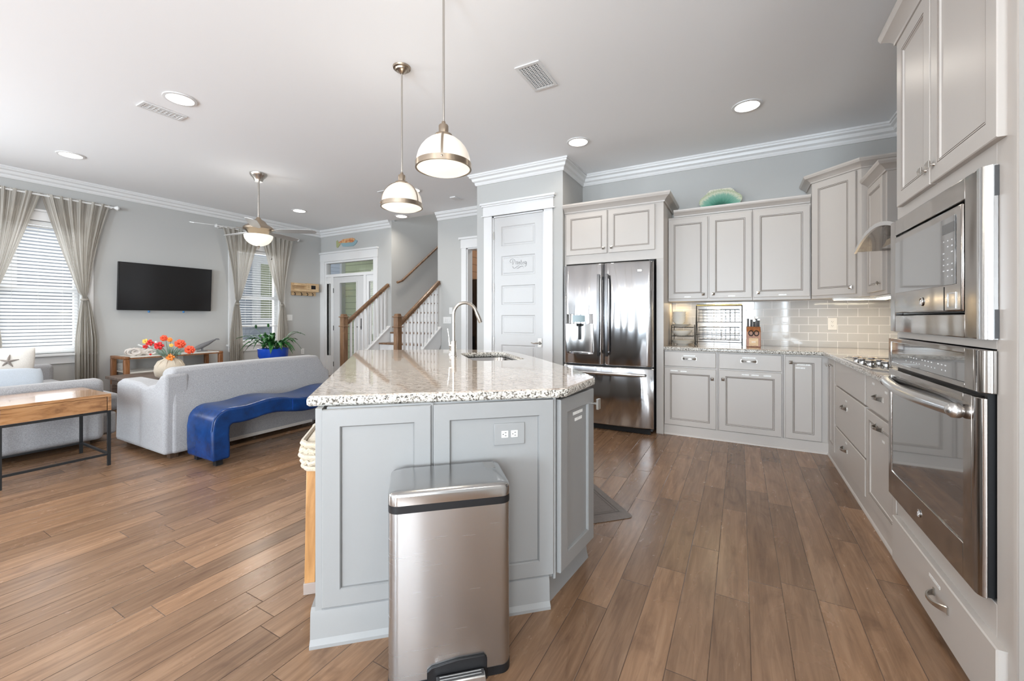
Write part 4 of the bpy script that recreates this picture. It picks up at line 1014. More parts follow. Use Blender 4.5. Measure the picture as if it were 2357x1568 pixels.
# countertop with sink cut-out (boolean-free: rim built around the opening)
poly = [(-1.43, .985), (-.665, 1.605), (-.640, 1.64), (-.632, 1.99), (-.645, 2.03), (-.87, 2.31), (-1.34, 2.80), (-1.66, 3.10), (-1.80, 3.18), (-2.03, 3.235), (-2.25, 3.19), (-3.07, 2.665), (-3.085, 2.63)]
ct = obj('island_countertop', edge_top('', '', poly, .875, .914, 0), [M_GRAN, M_GRANE], smooth=False)
tag(ct, 'angled polished granite worktop on the grey island', 'countertop')
sa = Vector((-1, 1)).normalized(); sb = Vector((1, 1)).normalized()
def SP(a, b): p = sa*a+sb*b; return (p.x, p.y)
def rrect(a0, a1, b0, b1, r, n=6):
    pts = []
    for ca, cb, q in ((a1-r, b1-r, 0), (a0+r, b1-r, 1), (a0+r, b0+r, 2), (a1-r, b0+r, 3)):
        for k in range(n+1):
            an = math.pi/2*(q+k/n); pts.append((ca+r*math.cos(an), cb+r*math.sin(an)))
    return pts
SA0, SA1, SB0, SB1 = 2.78, 3.47, .53, .915
hole = rrect(SA0, SA1, SB0, SB1, .09)
cut = obj('sink_cut', MB().prism([SP(a, b) for a, b in hole], .80, 1.0), M_GRANE)
cutbig = obj('sink_cut_body', MB().prism([SP(a, b) for a, b in rrect(SA0-.03, SA1+.03, SB0-.03, SB1+.03, .09)], .60, .90), M_GRANE)
def boolean_apply(o, c):
    md = o.modifiers.new('cut', 'BOOLEAN'); md.object = c; md.operation = 'DIFFERENCE'; md.solver = 'EXACT'
    bpy.context.view_layer.update(); dg = bpy.context.evaluated_depsgraph_get(); me = bpy.data.meshes.new_from_object(o.evaluated_get(dg)); o.modifiers.remove(md); o.data = me
boolean_apply(ct, cut)
ib = [c for c in t.children if c.name.startswith('body')][0]
bpy.context.view_layer.update(); boolean_apply(ib, cutbig)
for c in (cut, cutbig): bpy.data.objects.remove(c)
sk = thing('sink', 'stainless undermount sink bowl in the island worktop', 'sink', (*SP(3.1, .72), .68))
rings = []
for ins, z in ((-.018, .872), (-.004, .872), (0, .868), (.012, .72), (.03, .695), (.06, .69)):
    rings.append([(*SP(a, b), z) for a, b in rrect(SA0+ins, SA1-ins, SB0+ins, SB1-ins, .09-min(ins, .04)*.5)])
mb = MB(); mb.loops(rings, cap0=False, cap1=True); obj('bowl', mb, M_SINK, sk, angle=60)
mb = MB(); mb.lathe((*SP(3.12, .74), .6905), [(.045, 0), (.045, .003), (.03, .001)], 20); obj('drain', mb, M_CHROME, sk)
# faucet
fb = Vector((*SP(3.17, .445), .914))
fa = thing('faucet', 'tall brushed nickel gooseneck faucet with side lever at the island sink', 'faucet', fb)
mb = MB(); mb.lathe(fb, [(.028, .0), (.028, .006), (.0215, .010), (.0215, .115), (.019, .12)], 24); obj('base', mb, M_NICK, fa)
pts = [fb+Vector((0, 0, z)) for z in (.115, .2, .30)]
rad = .088; cx_ = fb+Vector((sb.x*rad, sb.y*rad, .325))
for k in range(0, 17):
    q = math.pi*(1-k/16*.90); pts.append(cx_+Vector((sb.x*math.cos(q)*rad, sb.y*math.cos(q)*rad, math.sin(q)*rad)))
d_ = (pts[-1]-pts[-2]).normalized(); pts.append(pts[-1]+d_*.01)
mb = MB(); mb.tube(pts, .0125, 14); obj('gooseneck', mb, M_NICK, fa)
mb = MB(); mb.tube([pts[-1], pts[-1]+d_*.02, pts[-1]+d_*.075, pts[-1]+d_*.09], [.014, .0155, .0165, .0145], 14); obj('spray_head', mb, M_NICK, fa)
mb = MB(); lp = fb+Vector((0, 0, .085)); ld = Vector((-.8, -.6, 0)).normalized()
mb.tube([lp, lp+ld*.035], .011, 12); mb.tube([lp+ld*.032, lp+ld*.035+Vector((0, 0, .06)), lp+ld*.045+Vector((0, 0, .13))], [.006, .005, .004], 8); obj('lever', mb, M_NICK, fa)
sp_ = Vector((*SP(3.37, .45), .914)); mb = MB(); mb.lathe(sp_, [(.018, 0), (.018, .01), (.011, .014), (.011, .04), (.014, .046), (.008, .052)], 16); mb.tube([sp_+Vector((0, 0, .046)), sp_+Vector((sb.x*.05, sb.y*.05, .045))], .005, 8)
tag(obj('soap_dispenser', mb, M_NICK), 'small nickel soap dispenser left of the island faucet', 'soap dispenser')

# ------------------------------------------------------------------ trash can
ang = math.atan2(U.y, U.x); tc_ = Vector((-.920, 1.190, 0)); w, dp_ = .405, .25
tcan = thing('trash_can', 'rectangular brushed stainless step trash can against the island', 'trash can', tc_, ang)
Fm = ROOTM[tcan.name]
def rr2(w, d, r, n=7, bow=.0):
    pts = []
    for ca, cb, q in ((w/2-r, d/2-r, 0), (-w/2+r, d/2-r, 1), (-w/2+r, -d/2+r, 2), (w/2-r, -d/2+r, 3)):
        for k in range(n+1): an = math.pi/2*(q+k/n); pts.append((ca+r*math.cos(an), cb+r*math.sin(an)))
    return pts
rb = rr2(w, dp_, .035)
mb = MB(Fm); mb.loops([[(x, y, z) for x, y in rb] for z in (.028, .30, .578)]); obj('body', mb, M_STEEL_C, tcan, angle=50)
mb = MB(Fm); mb.loops([[(x*1.006, y*1.006, z) for x, y in rb] for z in (.001, .03)]); obj('base_band', mb, M_BLACK, tcan, angle=50)
mb = MB(Fm); mb.loops([[(x*1.003, y*1.003, z) for x, y in rb] for z in (.578, .603)]); obj('plastic_band', mb, M_BLACK, tcan, angle=50)
mb = MB(Fm); mb.loops([[(x*s, y*s, z) for x, y in rb] for s, z in ((1.004, .603), (1.004, .630), (.995, .637), (.975, .641), (.8, .644), (.4, .645))]); obj('lid', mb, M_STEEL_L, tcan, angle=50)
mb = MB(Fm); mb.box(.14, .18, .04, .10, .6435, .6445); obj('lid_mark', mb, mat('faint_print', (.38, .37, .36), .3, .8), tcan)
mb = MB(Fm); pl = [(-.10, 0), (.098, 0), (.098, .068), (.088, .080), (0, .081), (-.085, .070), (-.10, .058)]
mb.loops([[(x+.02, y, z+.001) for x, z in pl] for y in (-.1255, -.134)]); pe = obj('pedal_housing', mb, M_BLACK, tcan, bevel=.002)
mb = MB(Fm); mb.taper(-.055, .11, -.175, -.134, .022, .045, .004, .004); 
pd = obj('pedal', mb, M_STEEL_B, tcan, bevel=.003)
mb = MB(Fm)
for yy in (-.166, -.155, -.144): mb.box(-.04, .095, yy-.0015, yy+.0015, .045, .0462)
obj('grip_ridge', mb, M_CHROME, pd)

# ------------------------------------------------------------------ floor mat
mb = MB(); c = Vector((-1.12, 2.99)); 
ma, mbb = Vector((-.707, .707)), Vector((.707, .707))
corner = Vector((-.565, 2.545)); 
def MP(a, b): p = corner+ma*a-mbb*b; return (p.x, p.y)
rr = [(a, b) for a, b in [(0, 0), (.9, 0), (.9, .45), (0, .45)]]
rings = []
for ins, z in ((0, .002), (.002, .006), (.04, .016), (.05, .017)):
    r_ = []
    for ca, cb, q in ((.9-.03, .45-.03, 0), (.03, .45-.03, 1), (.03, .03, 2), (.9-.03, .03, 3)):
        for k in range(5):
            an = math.pi/2*(q+k/4); r_.append((*MP(ca+(.03)*math.cos(an)+(-ins if q in (0, 3) else ins), cb+.03*math.sin(an)+(-ins if q in (0, 1) else ins)), z))
    rings.append(r_)
mb.loops(rings); fm = obj('kitchen_mat', mb, M_MAT, angle=25); tag(fm, 'taupe anti-fatigue mat on the floor right of the island', 'floor mat')
mb = MB()
for i0, i1, z in ((.060, .066, .0182), (.080, .084, .0182)):
    for (a0, b0, a1, b1) in ((i0, i0, .9-i0, i1), (i0, .45-i1, .9-i0, .45-i0), (i0, i0, i1, .45-i0), (.9-i1, i0, .9-i0, .45-i0)):
        mb.quad((*MP(a0, b0), z), (*MP(a1, b0), z), (*MP(a1, b1), z), (*MP(a0, b1), z))
obj('border_pattern', mb, mat('mat_embossing', (.10, .085, .075), .7), fm, smooth=False)

# ------------------------------------------------------------------ stool
so = Vector((-1.663, 1.408, 0)); 
stl = thing('counter_stool', 'wooden counter stool with woven rope seat tucked at the island left side', 'stool', so, R(45))
Fm = ROOTM[stl.name]
for sx in (-1, 1):
    for sy in (-1, 1):
        mb = MB(Fm); mb.loops([[(sx*x-.022, sy*y-.018, z), (sx*x+.022, sy*y-.018, z), (sx*x+.022, sy*y+.018, z), (sx*x-.022, sy*y+.018, z)] for x, y, z in ((.172, .172, .035), (.165, .165, .54))])
        lg = obj('leg', mb, M_STOOL, stl, bevel=.003)
        mb = MB(Fm); mb.box(sx*.172-.025, sx*.172+.025, sy*.172-.021, sy*.172+.021, .0, .05); obj('foot_cap', mb, mat('clear_grey_rubber', (.33, .27, .24), .4), lg, bevel=.002)
for s in (-1, 1):
    obj('stretcher', MB(Fm).box(-.16, .16, s*.165-.01, s*.165+.01, .18, .21), M_STOOL, stl, bevel=.002); obj('stretcher', MB(Fm).box(s*.165-.01, s*.165+.01, -.16, .16, .24, .27), M_STOOL, stl, bevel=.002)
mb = MB(Fm); rings = []
for z, s in ((.535, .15), (.545, .19), (.57, .205), (.61, .212), (.645, .205), (.668, .18), (.675, .12)):
    rings.append([(x*s/.2, y*s/.2, z) for x, y in rr2(.4, .4, .07)])
mb.loops(rings); seat = obj('seat', mb, M_ROPE, stl, angle=60)
mb = MB(Fm)
for r_i, z in enumerate((.552, .578, .604, .630, .655)):
    ring = rr2(.43-abs(z-.61)*.35, .43-abs(z-.61)*.35, .08); n = len(ring)
    P = [(x+.004*math.cos(k*2.1+r_i*3.1), y+.004*math.sin(k*2.1+r_i*3.1), z+.005*math.sin(k*3.14+r_i*1.57)) for k, (x, y) in enumerate(ring+[ring[0]])]
    mb.tube(P, .0125, 7)
obj('rope_weave', mb, M_ROPE, seat)

# ------------------------------------------------------------------ pendants
def pendant(x, y, label, r0):
    t = thing('pendant_light', label, 'pendant light', (x, y, 2.0), r0, group='dome pendants over the island')
    c = (x, y, 0); D = .148
    dome = [(D-.004, 2.045)]+[(D*math.cos(q)-.002, 2.045+.155*math.sin(q)) for q in [R(k) for k in (10, 22, 34, 46, 58, 68, 76)]]
    obj('glass_shade', MB().lathe(c, dome, 40, caps=False), M_GLOWW, t, angle=60)
    obj('diffuser', MB().lathe(c, [(D-.004, 2.022), (D*.8, 2.008), (D*.5, 1.998), (.02, 1.993)], 40), M_GLOWB, t, angle=60)
    obj('rim_band', MB().lathe(c, [(D-.006, 2.018), (D+.003, 2.018), (D+.003, 2.048), (D-.006, 2.048)]+[(D-.006, 2.018)], 48, caps=False), M_NICKD, t)
    for k in range(3):
        a = r0+k*2*math.pi/3; P = [(x+(D*math.cos(q)+.001)*math.cos(a), y+(D*math.cos(q)+.001)*math.sin(a), 2.045+.157*math.sin(q)) for q in [R(j) for j in range(0, 80, 8)]]
        rings = []; tx, ty = -math.sin(a)*.006, math.cos(a)*.006
        for p in P: rings.append([(p[0]-tx, p[1]-ty, p[2]-.002), (p[0]+tx, p[1]+ty, p[2]-.002), (p[0]+tx, p[1]+ty, p[2]+.002), (p[0]-tx, p[1]-ty, p[2]+.002)])
        mb = MB(); mb.loops(rings); mb.sphere((x+(D+.006)*math.cos(a), y+(D+.006)*math.sin(a), 2.033), .006, 8); obj('rib', mb, M_NICKD, t)
    obj('socket_cap', MB().lathe(c, [(.046, 2.188), (.05, 2.195), (.047, 2.203), (.03, 2.207), (.026, 2.212), (.0265, 2.25), (.024, 2.256), (.012, 2.26), (.010, 2.275)], 24), M_NICKD, t)
    obj('rod', MB().tube([(x, y, 2.27), (x, y, 3.035)], .0065, 10), M_NICK, t)
    obj('canopy', MB().lathe(c, [(.012, 3.0), (.03, 3.018), (.045, 3.022), (.05, 3.032), (.062, 3.036), (.065, 3.047)], 32), M_NICKD, t)
    disk('pendant_lamp', (x, y, 1.988), 5, (1, .90, .74), .22); disk('pendant_dome_glow', (x, y, 2.285), .9, (1, .95, .87), .2, True)
pendant(-1.410, 1.780, 'larger looking glass dome pendant, nearer one over the island front', R(-55))
pendant(-2.172, 2.256, 'glass dome pendant hanging farther back over the island', R(-118))

# ------------------------------------------------------------------ ceiling lights, vents
def clight(x, y, label, p=7, first=[None]):
    if first[0] is None:
        t = thing('ceiling_light', label, 'ceiling light', (x, y, H-.006), group='recessed ceiling lights')
        obj('trim_ring', MB().lathe((x, y, 0), [(.095, H-.001), (.118, H-.001), (.116, H-.007), (.095, H-.010), (.095, H-.001)], 36, caps=False), M_TRIM, t)
        obj('lens', MB().lathe((x, y, 0), [(.096, H-.002), (.094, H-.005), (.02, H-.006)], 36), M_GLOWC, t); first[0] = t
    else: t = dup(first[0], (x, y, H-.006), 0, label)
    l = bpy.data.lights.new('downlight_lamp', 'AREA'); l.shape = 'DISK'; l.size = .17; l.energy = p; l.color = (1, .93, .83); l.spread = R(150)
    o = bpy.data.objects.new('downlight_lamp', l); o.location = (x, y, H-.02); COL.objects.link(o)
clight(-4.11, 1.68, 'round recessed ceiling light beside the slim vent, upper left')
clight(-6.60, 1.66, 'round recessed ceiling light at far left above the window curtain')
clight(-6.61, 4.42, 'small round recessed ceiling light right of the ceiling fan')
clight(-1.48, 4.10, 'round recessed ceiling light in front of the pantry corner moulding', 3)
clight(.05, 4.11, 'round recessed ceiling light above the back wall cabinets, rightmost one', 3)
clight(-4.11, 4.49, 'recessed ceiling light partly hidden behind the farther pendant')
clight(-5.35, 5.55, 'small recessed light at the stairwell wall below the farther pendant', 6)
clight(-1.4, -.8, 'unseen ceiling light added behind the viewpoint, over the island end', 4)  # added out of view to brighten the kitchen
clight(-4.1, -.8, 'recessed ceiling light behind the viewpoint, in the middle of the room')
clight(-6.6, -.8, 'recessed ceiling light behind the viewpoint, near the side windows')
clight(.2, .6, 'unseen ceiling light added above the viewpoint, beside the oven tower', 8)  # extra overhead light added, unseen, for the dark kitchen side
area('stairwell_fill', ((SL+SR)/2, 7.4, 5.55), (0, 0, 0), .9, 2.6, 45, DAY)  # lamp added overhead to lift the dark stairwell
area('hall_fill', (-3.6, 6.6, 2.95), (0, 0, 0), .4, .4, 8, (1, .93, .83))  # no fixture here, lamp added to brighten the hall
def vent(x0, x1, y0, y1, label, dark, nx, ny):
    t = thing('ceiling_vent', label, 'vent', ((x0+x1)/2, (y0+y1)/2, H-.01))
    mb = MB(); f = .022
    mb.box(x0, x0+f, y0, y1, H-.008, H-.0005); mb.box(x1-f, x1, y0, y1, H-.008, H-.0005); mb.box(x0+f, x1-f, y0, y0+f, H-.008, H-.0005); mb.box(x0+f, x1-f, y1-f, y1, H-.008, H-.0005)
    obj('frame', mb, M_TRIM, t, bevel=.001)
    obj('duct_opening', MB().box(x0+f, x1-f, y0+f, y1-f, H-.0015, H-.0005), M_DARK if dark else M_TRIM, t)
    mb = MB()
    for k in range(nx): x = x0+f+(x1-x0-2*f)*(k+.5)/nx; mb.box(x-.0035, x+.0035, y0+f, y1-f, H-.007, H-.002)
    for k in range(ny): y = y0+f+(y1-y0-2*f)*(k+.5)/ny; mb.box(x0+f, x1-f, y-.0025, y+.0025, H-.006, H-.002)
    obj('grille', mb, M_TRIM, t)
vent(-1.452, -1.257, 2.66, 3.01, 'white square-holed ceiling vent right of the pendants', True, 6, 16)
vent(-4.565, -4.42, 1.545, 1.86, 'slim white ceiling vent beside the recessed light at upper left', False, 3, 9)
vent(-4.62, -4.48, 4.30, 4.60, 'small white ceiling vent just left of the farther pendant top', False, 3, 6)
tag(obj('smoke_detector', MB().box(-3.86, -3.76, 5.02, 5.16, H-.02, H-.001), M_TRIM, bevel=.004), 'small white rectangular detector on ceiling beside the hall crown moulding', 'detector')

# ------------------------------------------------------------------ ceiling fan
fx, fy = -5.374, 3.037
t = thing('ceiling_fan', 'brushed nickel ceiling fan with lit glass bowl in the living room', 'ceiling fan', (fx, fy, 2.1))
obj('canopy', MB().lathe((fx, fy, 0), [(.045, 2.945), (.05, 2.96), (.06, 2.985), (.085, 3.01), (.098, 3.03), (.10, 3.046)], 28), M_NICK, t)
obj('downrod', MB().tube([(fx, fy, 2.46), (fx, fy, 2.96)], .012, 12), M_NICK, t)
obj('motor_housing', MB().lathe((fx, fy, 0), [(.02, 2.49), (.035, 2.465), (.075, 2.44), (.10, 2.405), (.15, 2.375), (.172, 2.355), (.172, 2.335), (.15, 2.325), (.12, 2.29), (.085, 2.265), (.085, 2.258)][::-1], 36), M_NICKD, t)
obj('light_bowl', MB().lathe((fx, fy, 0), [(.015, 2.125)]+[(.162*math.sin(R(q)), 2.262-.137*math.cos(R(q))) for q in range(12, 91, 11)]+[(.158, 2.262)], 36), M_GLOWB, t, angle=60)
obj('finial', MB().lathe((fx, fy, 0), [(.004, 2.095), (.012, 2.102), (.009, 2.11), (.018, 2.118), (.02, 2.126)], 16), M_NICK, t)
for k, adeg in enumerate((252, 182, 108, 36, 324)):
    a = R(adeg); ca, sn = math.cos(a), math.sin(a)
    Fb = Matrix(((ca, -sn, 0, fx), (sn, ca, 0, fy), (0, 0, 1, 2.325), (0, 0, 0, 1))) @ Matrix.Rotation(R(-11), 4, 'X')
    mb = MB(Fb); out = [(.20, -.035), (.30, -.058), (.50, -.066), (.66, -.062), (.695, -.03), (.70, 0), (.695, .03), (.66, .062), (.50, .066), (.30, .058), (.20, .035)]
    mb.loops([[(x, y, z) for x, y in out] for z in (-.003, .003)]); b = obj('blade', mb, mat('silver_blade', (.50, .50, .50), .4, .4) if k == 0 else bpy.data.materials['silver_blade'], t)
    obj('blade_arm', MB(Fb).box(.14, .24, -.016, .016, .003, .009), M_NICKD, b)
mb = MB(); mb.tube([(fx+.11, fy+.10, 2.27), (fx+.11, fy+.10, 1.98)], .0012, 5); mb.lathe((fx+.11, fy+.10, 1.955), [(.003, .03), (.009, .01), (.003, 0)], 8); obj('pull_chain', mb, M_DARK, t)
disk('fan_lamp', (fx, fy, 2.09), 8, (1, .92, .80), .24); disk('fan_ceiling_fill', (fx, fy, 2.52), .9, (1, .95, .87), .26, True)  # second disk is an uplight added above the motor to brighten the ceiling

# ------------------------------------------------------------------ television
tv = thing('television', 'black flat-screen television mounted on the grey living room wall', 'television', (XL+.08, 3.02, 1.32))
F = Matrix(((0, math.cos(R(3.5)), math.sin(R(3.5)), XL+.045), (1, 0, 0, -.028), (0, -math.sin(R(3.5)), math.cos(R(3.5)), 1.325), (0, 0, 0, 1)))
obj('casing', MB(F).box(2.44, 3.62, .0, .04, 0, .69), M_BLACK, tv, bevel=.003)
obj('screen', MB(F).box(2.449, 3.611, .0402, .0415, .013, .681), M_TV, tv)
obj('wall_bracket', MB().box(XL+.001, XL+.06, 2.85, 3.2, 1.5, 1.85), M_BLACK, tv)
for y in (2.77, 3.21):
    obj('blue_strap_tab', MB().sphere((XL+.075, y, 1.305), .016, 10, sc=(.4, 1, 1.2)), M_BT, tv)

# hook shelf
t = thing('hook_shelf', 'light wooden wall shelf with four black hooks beside the front door', 'wall shelf', (XL+.05, 5.3, 1.64))
F = FR((XL, 0, 0), (0, 1), (1, 0))
mb = MB(F); mb.box(5.05, 5.59, 0, .012, 1.665, 1.915); mb.box(5.05, 5.55, .0, .02, 1.665, 1.74); obj('back_board', mb, M_PINE, t)
mb = MB(F); mb.box(5.06, 5.32, .012, .09, 1.745, 1.757); mb.box(5.06, 5.32, .09, .10, 1.745, 1.795); mb.box(5.06, 5.32, .012, .09, 1.857, 1.869); mb.box(5.06, 5.32, .09, .10, 1.857, 1.905); obj('tray', mb, M_PINE, t)
mb = MB(F); mb.box(5.325, 5.60, .013, .105, 1.745, 1.915); bx = obj('box_front', mb, M_PINE, t, bevel=.003)
mb = MB(F); mb.box(5.42, 5.52, .1055, .107, 1.80, 1.875); obj('display', mb, M_BLACK, bx)
for y in (5.11, 5.25, 5.38, 5.50):
    mb = MB(F); mb.tube([(y, .02, 1.725), (y, .045, 1.70), (y, .055, 1.685), (y, .045, 1.67), (y, .03, 1.675)], .007, 6); obj('hook', mb, M_BLACK, t)
for y, z, c in ((5.12, 1.79, M_CER), (5.2, 1.795, M_LBL)):
    pass
# painted fish over the door
F = FR((0, YE, 0), (1, 0), (0, -1))
fsh = thing('fish_plaque', 'orange and blue painted wooden fish plaque above the front door', 'wall decoration', (-7.0, YE-.01, 2.66))
def fz(x, y): return (-7.32+(x-400)*.00044, 2.795-(y-620+.19*(x-400)*0+.17*(x-400))*.000275*1.16)
up = [(560, 690), (700, 600), (830, 500), (950, 450), (1200, 400), (1500, 350), (1640, 380), (1690, 450), (1620, 560), (1480, 650), (1350, 640), (1100, 690), (900, 700), (700, 730)]
lo = [(700, 730), (900, 700), (1100, 690), (1350, 640), (1480, 650), (1620, 560), (1690, 450), (1800, 480), (1830, 520), (1770, 660), (1640, 800), (1540, 860), (1200, 910), (950, 930), (850, 930), (760, 800)]
tl = [(560, 690), (490, 550), (400, 600), (410, 800), (420, 1020), (500, 1030), (620, 880), (700, 740)]
for nm, pg, m, b0 in (('fish_back', up, M_FISH_O, .016), ('fish_belly', lo, M_FISH_B, .012), ('fish_tail', tl, M_OLIVE, .010)):
    mb = MB(F); mb.loops([[(fz(x, y)[0], b, fz(x, y)[1]) for x, y in pg] for b in (0.002, b0)]); obj(nm, mb, m, fsh, smooth=False)

# ------------------------------------------------------------------ sofas
def rbox(name, x0, x1, y0, y1, z0, z1, m, parent, r=.05, **k): return obj(name, MB().box(x0, x1, y0, y1, z0, z1), m, parent, bevel=r, seg=5, **k)
t = thing('sofa', 'grey slipcovered sofa seen from behind, next to the blue bench', 'sofa', (-4.7, 2.4, 0))
sx0, sx1, sy0, sy1 = -5.22, -4.22, 1.61, 3.22
mb = MB()
# back rest: profile with slight lean and dipped far end
rings = []
for y, zt in ((sy0+.06, .74), (sy0+.10, .775), (sy0+.5, .782), (sy1-.55, .785), (sy1-.15, .78), (sy1-.12, .74), (sy1-.07, .65), (sy1-.0, .60)):
    rings.append([(sx1+.005, y, .05), (sx1+.0, y, zt*.6), (sx1-.03, y, zt), (sx1-.20, y, zt), (sx1-.24, y, .3), (sx1-.24, y, .05)])
mb.loops(rings); obj('backrest', mb, M_SOFA, t, bevel=.028, seg=4)
mb = MB(); rings = []
for x, zt in ((sx0, .60), (sx0+.1, .635), (sx0+.45, .63), (sx1-.40, .60), (sx1-.2, .64), (sx1-.10, .72), (sx1-.01, .735)):
    rings.append([(x, sy0, .05), (x, sy0+.2, .05), (x, sy0+.19, zt), (x, sy0+.01, zt)])
mb.loops(rings); obj('arm', mb, M_SOFA, t, bevel=.03, seg=4)
rbox('arm', sx0, sx1-.2, sy1-.2, sy1, .05, .62, M_SOFA, t, .05)
rbox('seat', sx0, sx1-.2, sy0+.18, sy1-.18, .06, .30, M_SOFA, t, .03)
for k in range(2): rbox('seat_cushion', sx0+.01, sx1-.24, sy0+.205+k*.605, sy0+.80+k*.605, .302, .44, M_SOFA, t, .045)
for x in (sx0+.08, sx1-.1):
    for y in (sy0+.1, sy1-.1): obj('foot', MB().box(x-.03, x+.03, y-.03, y+.03, 0, .052), M_DWOOD, t)
obj('lining', MB().box(sx1+.008, sx1+.012, sy0+.35, sy1-.25, .045, .075), M_PILW, t)
t = thing('sofa', 'large grey sofa at left edge carrying the throw pillows', 'sofa', (-6.4, 1.1, 0))
rbox('arm', -5.46, -5.285, .30, 1.56, .06, .635, M_SOFA, t, .05); rbox('arm', -7.65, -7.48, .55, 1.74, .06, .635, M_SOFA, t, .05)
rbox('base', -7.48, -5.46, .45, 1.70, .06, .28, M_SOFA, t, .03); rbox('backrest', -7.65, -5.30, .25, .50, .06, .80, M_SOFA, t, .06)
for k in range(2): rbox('seat_cushion', -7.475+k*1.01, -6.475+k*1.01, .52, 1.74, .285, .455, M_SOFA, t, .05)
for x in (-7.6, -5.4):
    for y in (.4, 1.45): obj('foot', MB().box(x-.03, x+.03, y-.03, y+.03, 0, .062), M_DWOOD, t)
def pillow(name, label, c, w, h, d, M, m, cat='pillow'):
    mb = MB(Matrix.Translation(c) @ M); n = 12; rings = []
    for k in range(n+1):
        z = -1+2*k/n; ww = w/2*(1-.06*abs(z)**3); e = (1-z*z)**.42 if abs(z) < 1 else 0
        ring = []
        for j in range(24):
            q = 2*math.pi*j/24; cx2, cy2 = math.cos(q), math.sin(q); sx_ = math.copysign(abs(cx2)**.35, cx2)
            prof = (max(0, 1-abs(sx_)**3))**.5
            ring.append((ww*sx_, d/2*math.copysign(1, cy2)*e*prof if abs(cy2) > 1e-6 else 0, z*h/2))
        rings.append(ring)
    mb.loops(rings); o = obj(name, mb, m, angle=80); tag(o, label, cat); return o
Mz = Matrix.Rotation(R(-12), 4, 'Z') @ Matrix.Rotation(R(-35), 4, 'X')
pillow('throw_pillow', 'pale blue plain throw pillow lying at the near sofa arm', Vector((-5.92, 1.02, .60)), .55, .36, .17, Matrix.Rotation(R(78), 4, 'Z') @ Matrix.Rotation(R(-50), 4, 'X'), M_PILB)
sp = pillow('throw_pillow', 'cream pillow printed with taupe starfish behind the blue pillow', Vector((-6.62, 1.16, .68)), .46, .46, .17, Matrix.Rotation(R(60), 4, 'Z') @ Matrix.Rotation(R(-20), 4, 'X'), M_PILW)
Mp = Matrix.Translation(Vector((-6.62, 1.16, .68))) @ Matrix.Rotation(R(60), 4, 'Z') @ Matrix.Rotation(R(-20), 4, 'X')
for sx_, sz_, rot_ in ((.07, .06, .3), (.10, -.10, 1.0)):
    for sgn in (-1, 1):
        mb = MB(Mp)
        for k in range(5):
            a = rot_+k*2*math.pi/5; mb.tube([(sx_, sgn*.083, sz_), (sx_+.04*math.cos(a), sgn*.080, sz_+.04*math.sin(a)), (sx_+.075*math.cos(a), sgn*.072, sz_+.075*math.sin(a))], [.012, .009, .003], 6)
        obj('starfish_print', mb, M_STAR, sp)

# side table
t = thing('side_table', 'light wood side table with black metal legs at left edge', 'table', (-4.87, 1.06, 0))
tx0, tx1, ty0, ty1 = -5.17, -4.53, .78, 1.375
mb = MB().box(tx0, tx1, ty0, ty1, .565, .588); obj('tabletop', mb, M_TABW, t, bevel=.003)
mb = MB(); mb.box(tx1-.02, tx1-.002, ty0+.01, ty1-.026, .455, .563); obj('drawer_front', mb, M_TABW, t, bevel=.002)
mb = MB(); mb.box(tx0, tx1, ty1-.022, ty1, .452, .5645); mb.box(tx0, tx1, ty0, ty0+.009, .452, .5645); mb.box(tx0, tx0+.02, ty0+.01, ty1-.023, .452, .5645); mb.box(tx0+.02, tx1-.022, ty0+.01, ty1-.023, .452, .46); obj('apron', mb, M_TABW, t, bevel=.001)
for x in (tx0+.01, tx1-.012):
    for y in (ty0+.01, ty1-.012): obj('leg', MB().box(x-.01, x+.01, y-.01, y+.01, 0, .451), M_CHARC, t)
for x in (tx0+.01, tx1-.012): obj('stretcher', MB().box(x-.008, x+.008, ty0+.021, ty1-.023, .085, .101), M_CHARC, t); obj('stretcher', MB().box(x-.008, x+.008, ty0+.021, ty1-.023, .435, .451), M_CHARC, t)
for y in (ty0+.01, ty1-.012): obj('stretcher', MB().box(tx0+.021, tx1-.023, y-.008, y+.008, .085, .101), M_CHARC, t)

# blue bench
t = thing('bench', 'curvy blue leather bench behind the grey sofa', 'bench', (-3.9, 2.4, 0))
yb0, yb1 = 1.735, 3.20
def wz(y): return .022*math.sin((y-2.04)/.72*2*math.pi)
outer, inner = [], []
TH = .135
# near leg
outer += [(yb0, .045), (yb0-.006, .15), (yb0-.006, .30)]; inner += [(yb0+TH, .045), (yb0+TH, .15), (yb0+TH-.004, .24)]
for k in range(7):
    q = math.pi/2*k/6; R1, R2 = .13, .03
    outer.append((yb0+R1-R1*math.cos(q), .335+R1*math.sin(q)*.98)); inner.append((yb0+TH+R2-R2*math.cos(q), .295+R2*math.sin(q)))
ys = [yb0+.20+(yb1-yb0-.40)*k/26 for k in range(27)]
for y in ys: outer.append((y, .463+wz(y)*min(1, (y-yb0-.15)*4))); inner.append((y, .325+wz(y)*min(1, (y-yb0-.15)*4)))
for k in range(7):
    q = math.pi/2*(1-k/6); R1, R2 = .13, .03
    outer.append((yb1-R1+R1*math.cos(q), .335+R1*math.sin(q)*.98)); inner.append((yb1-TH-R2+R2*math.cos(q), .295+R2*math.sin(q)))
outer += [(yb1, .15), (yb1, .045)]; inner += [(yb1-TH, .15), (yb1-TH, .045)]
mb = MB(); X0, X1 = -4.13, -3.705
mb.loops([[(X0, *a), (X1, *a), (X1, *b), (X0, *b)] for a, b in zip(outer, inner)]); obj('upholstery', mb, M_BLUE, t, bevel=.022, seg=4, angle=80)
for y in (yb0+.065, yb1-.065):
    for x in (X0+.06, X1-.06): obj('foot', MB().box(x-.025, x+.025, y-.025, y+.025, 0, .046), M_BLACK, t)
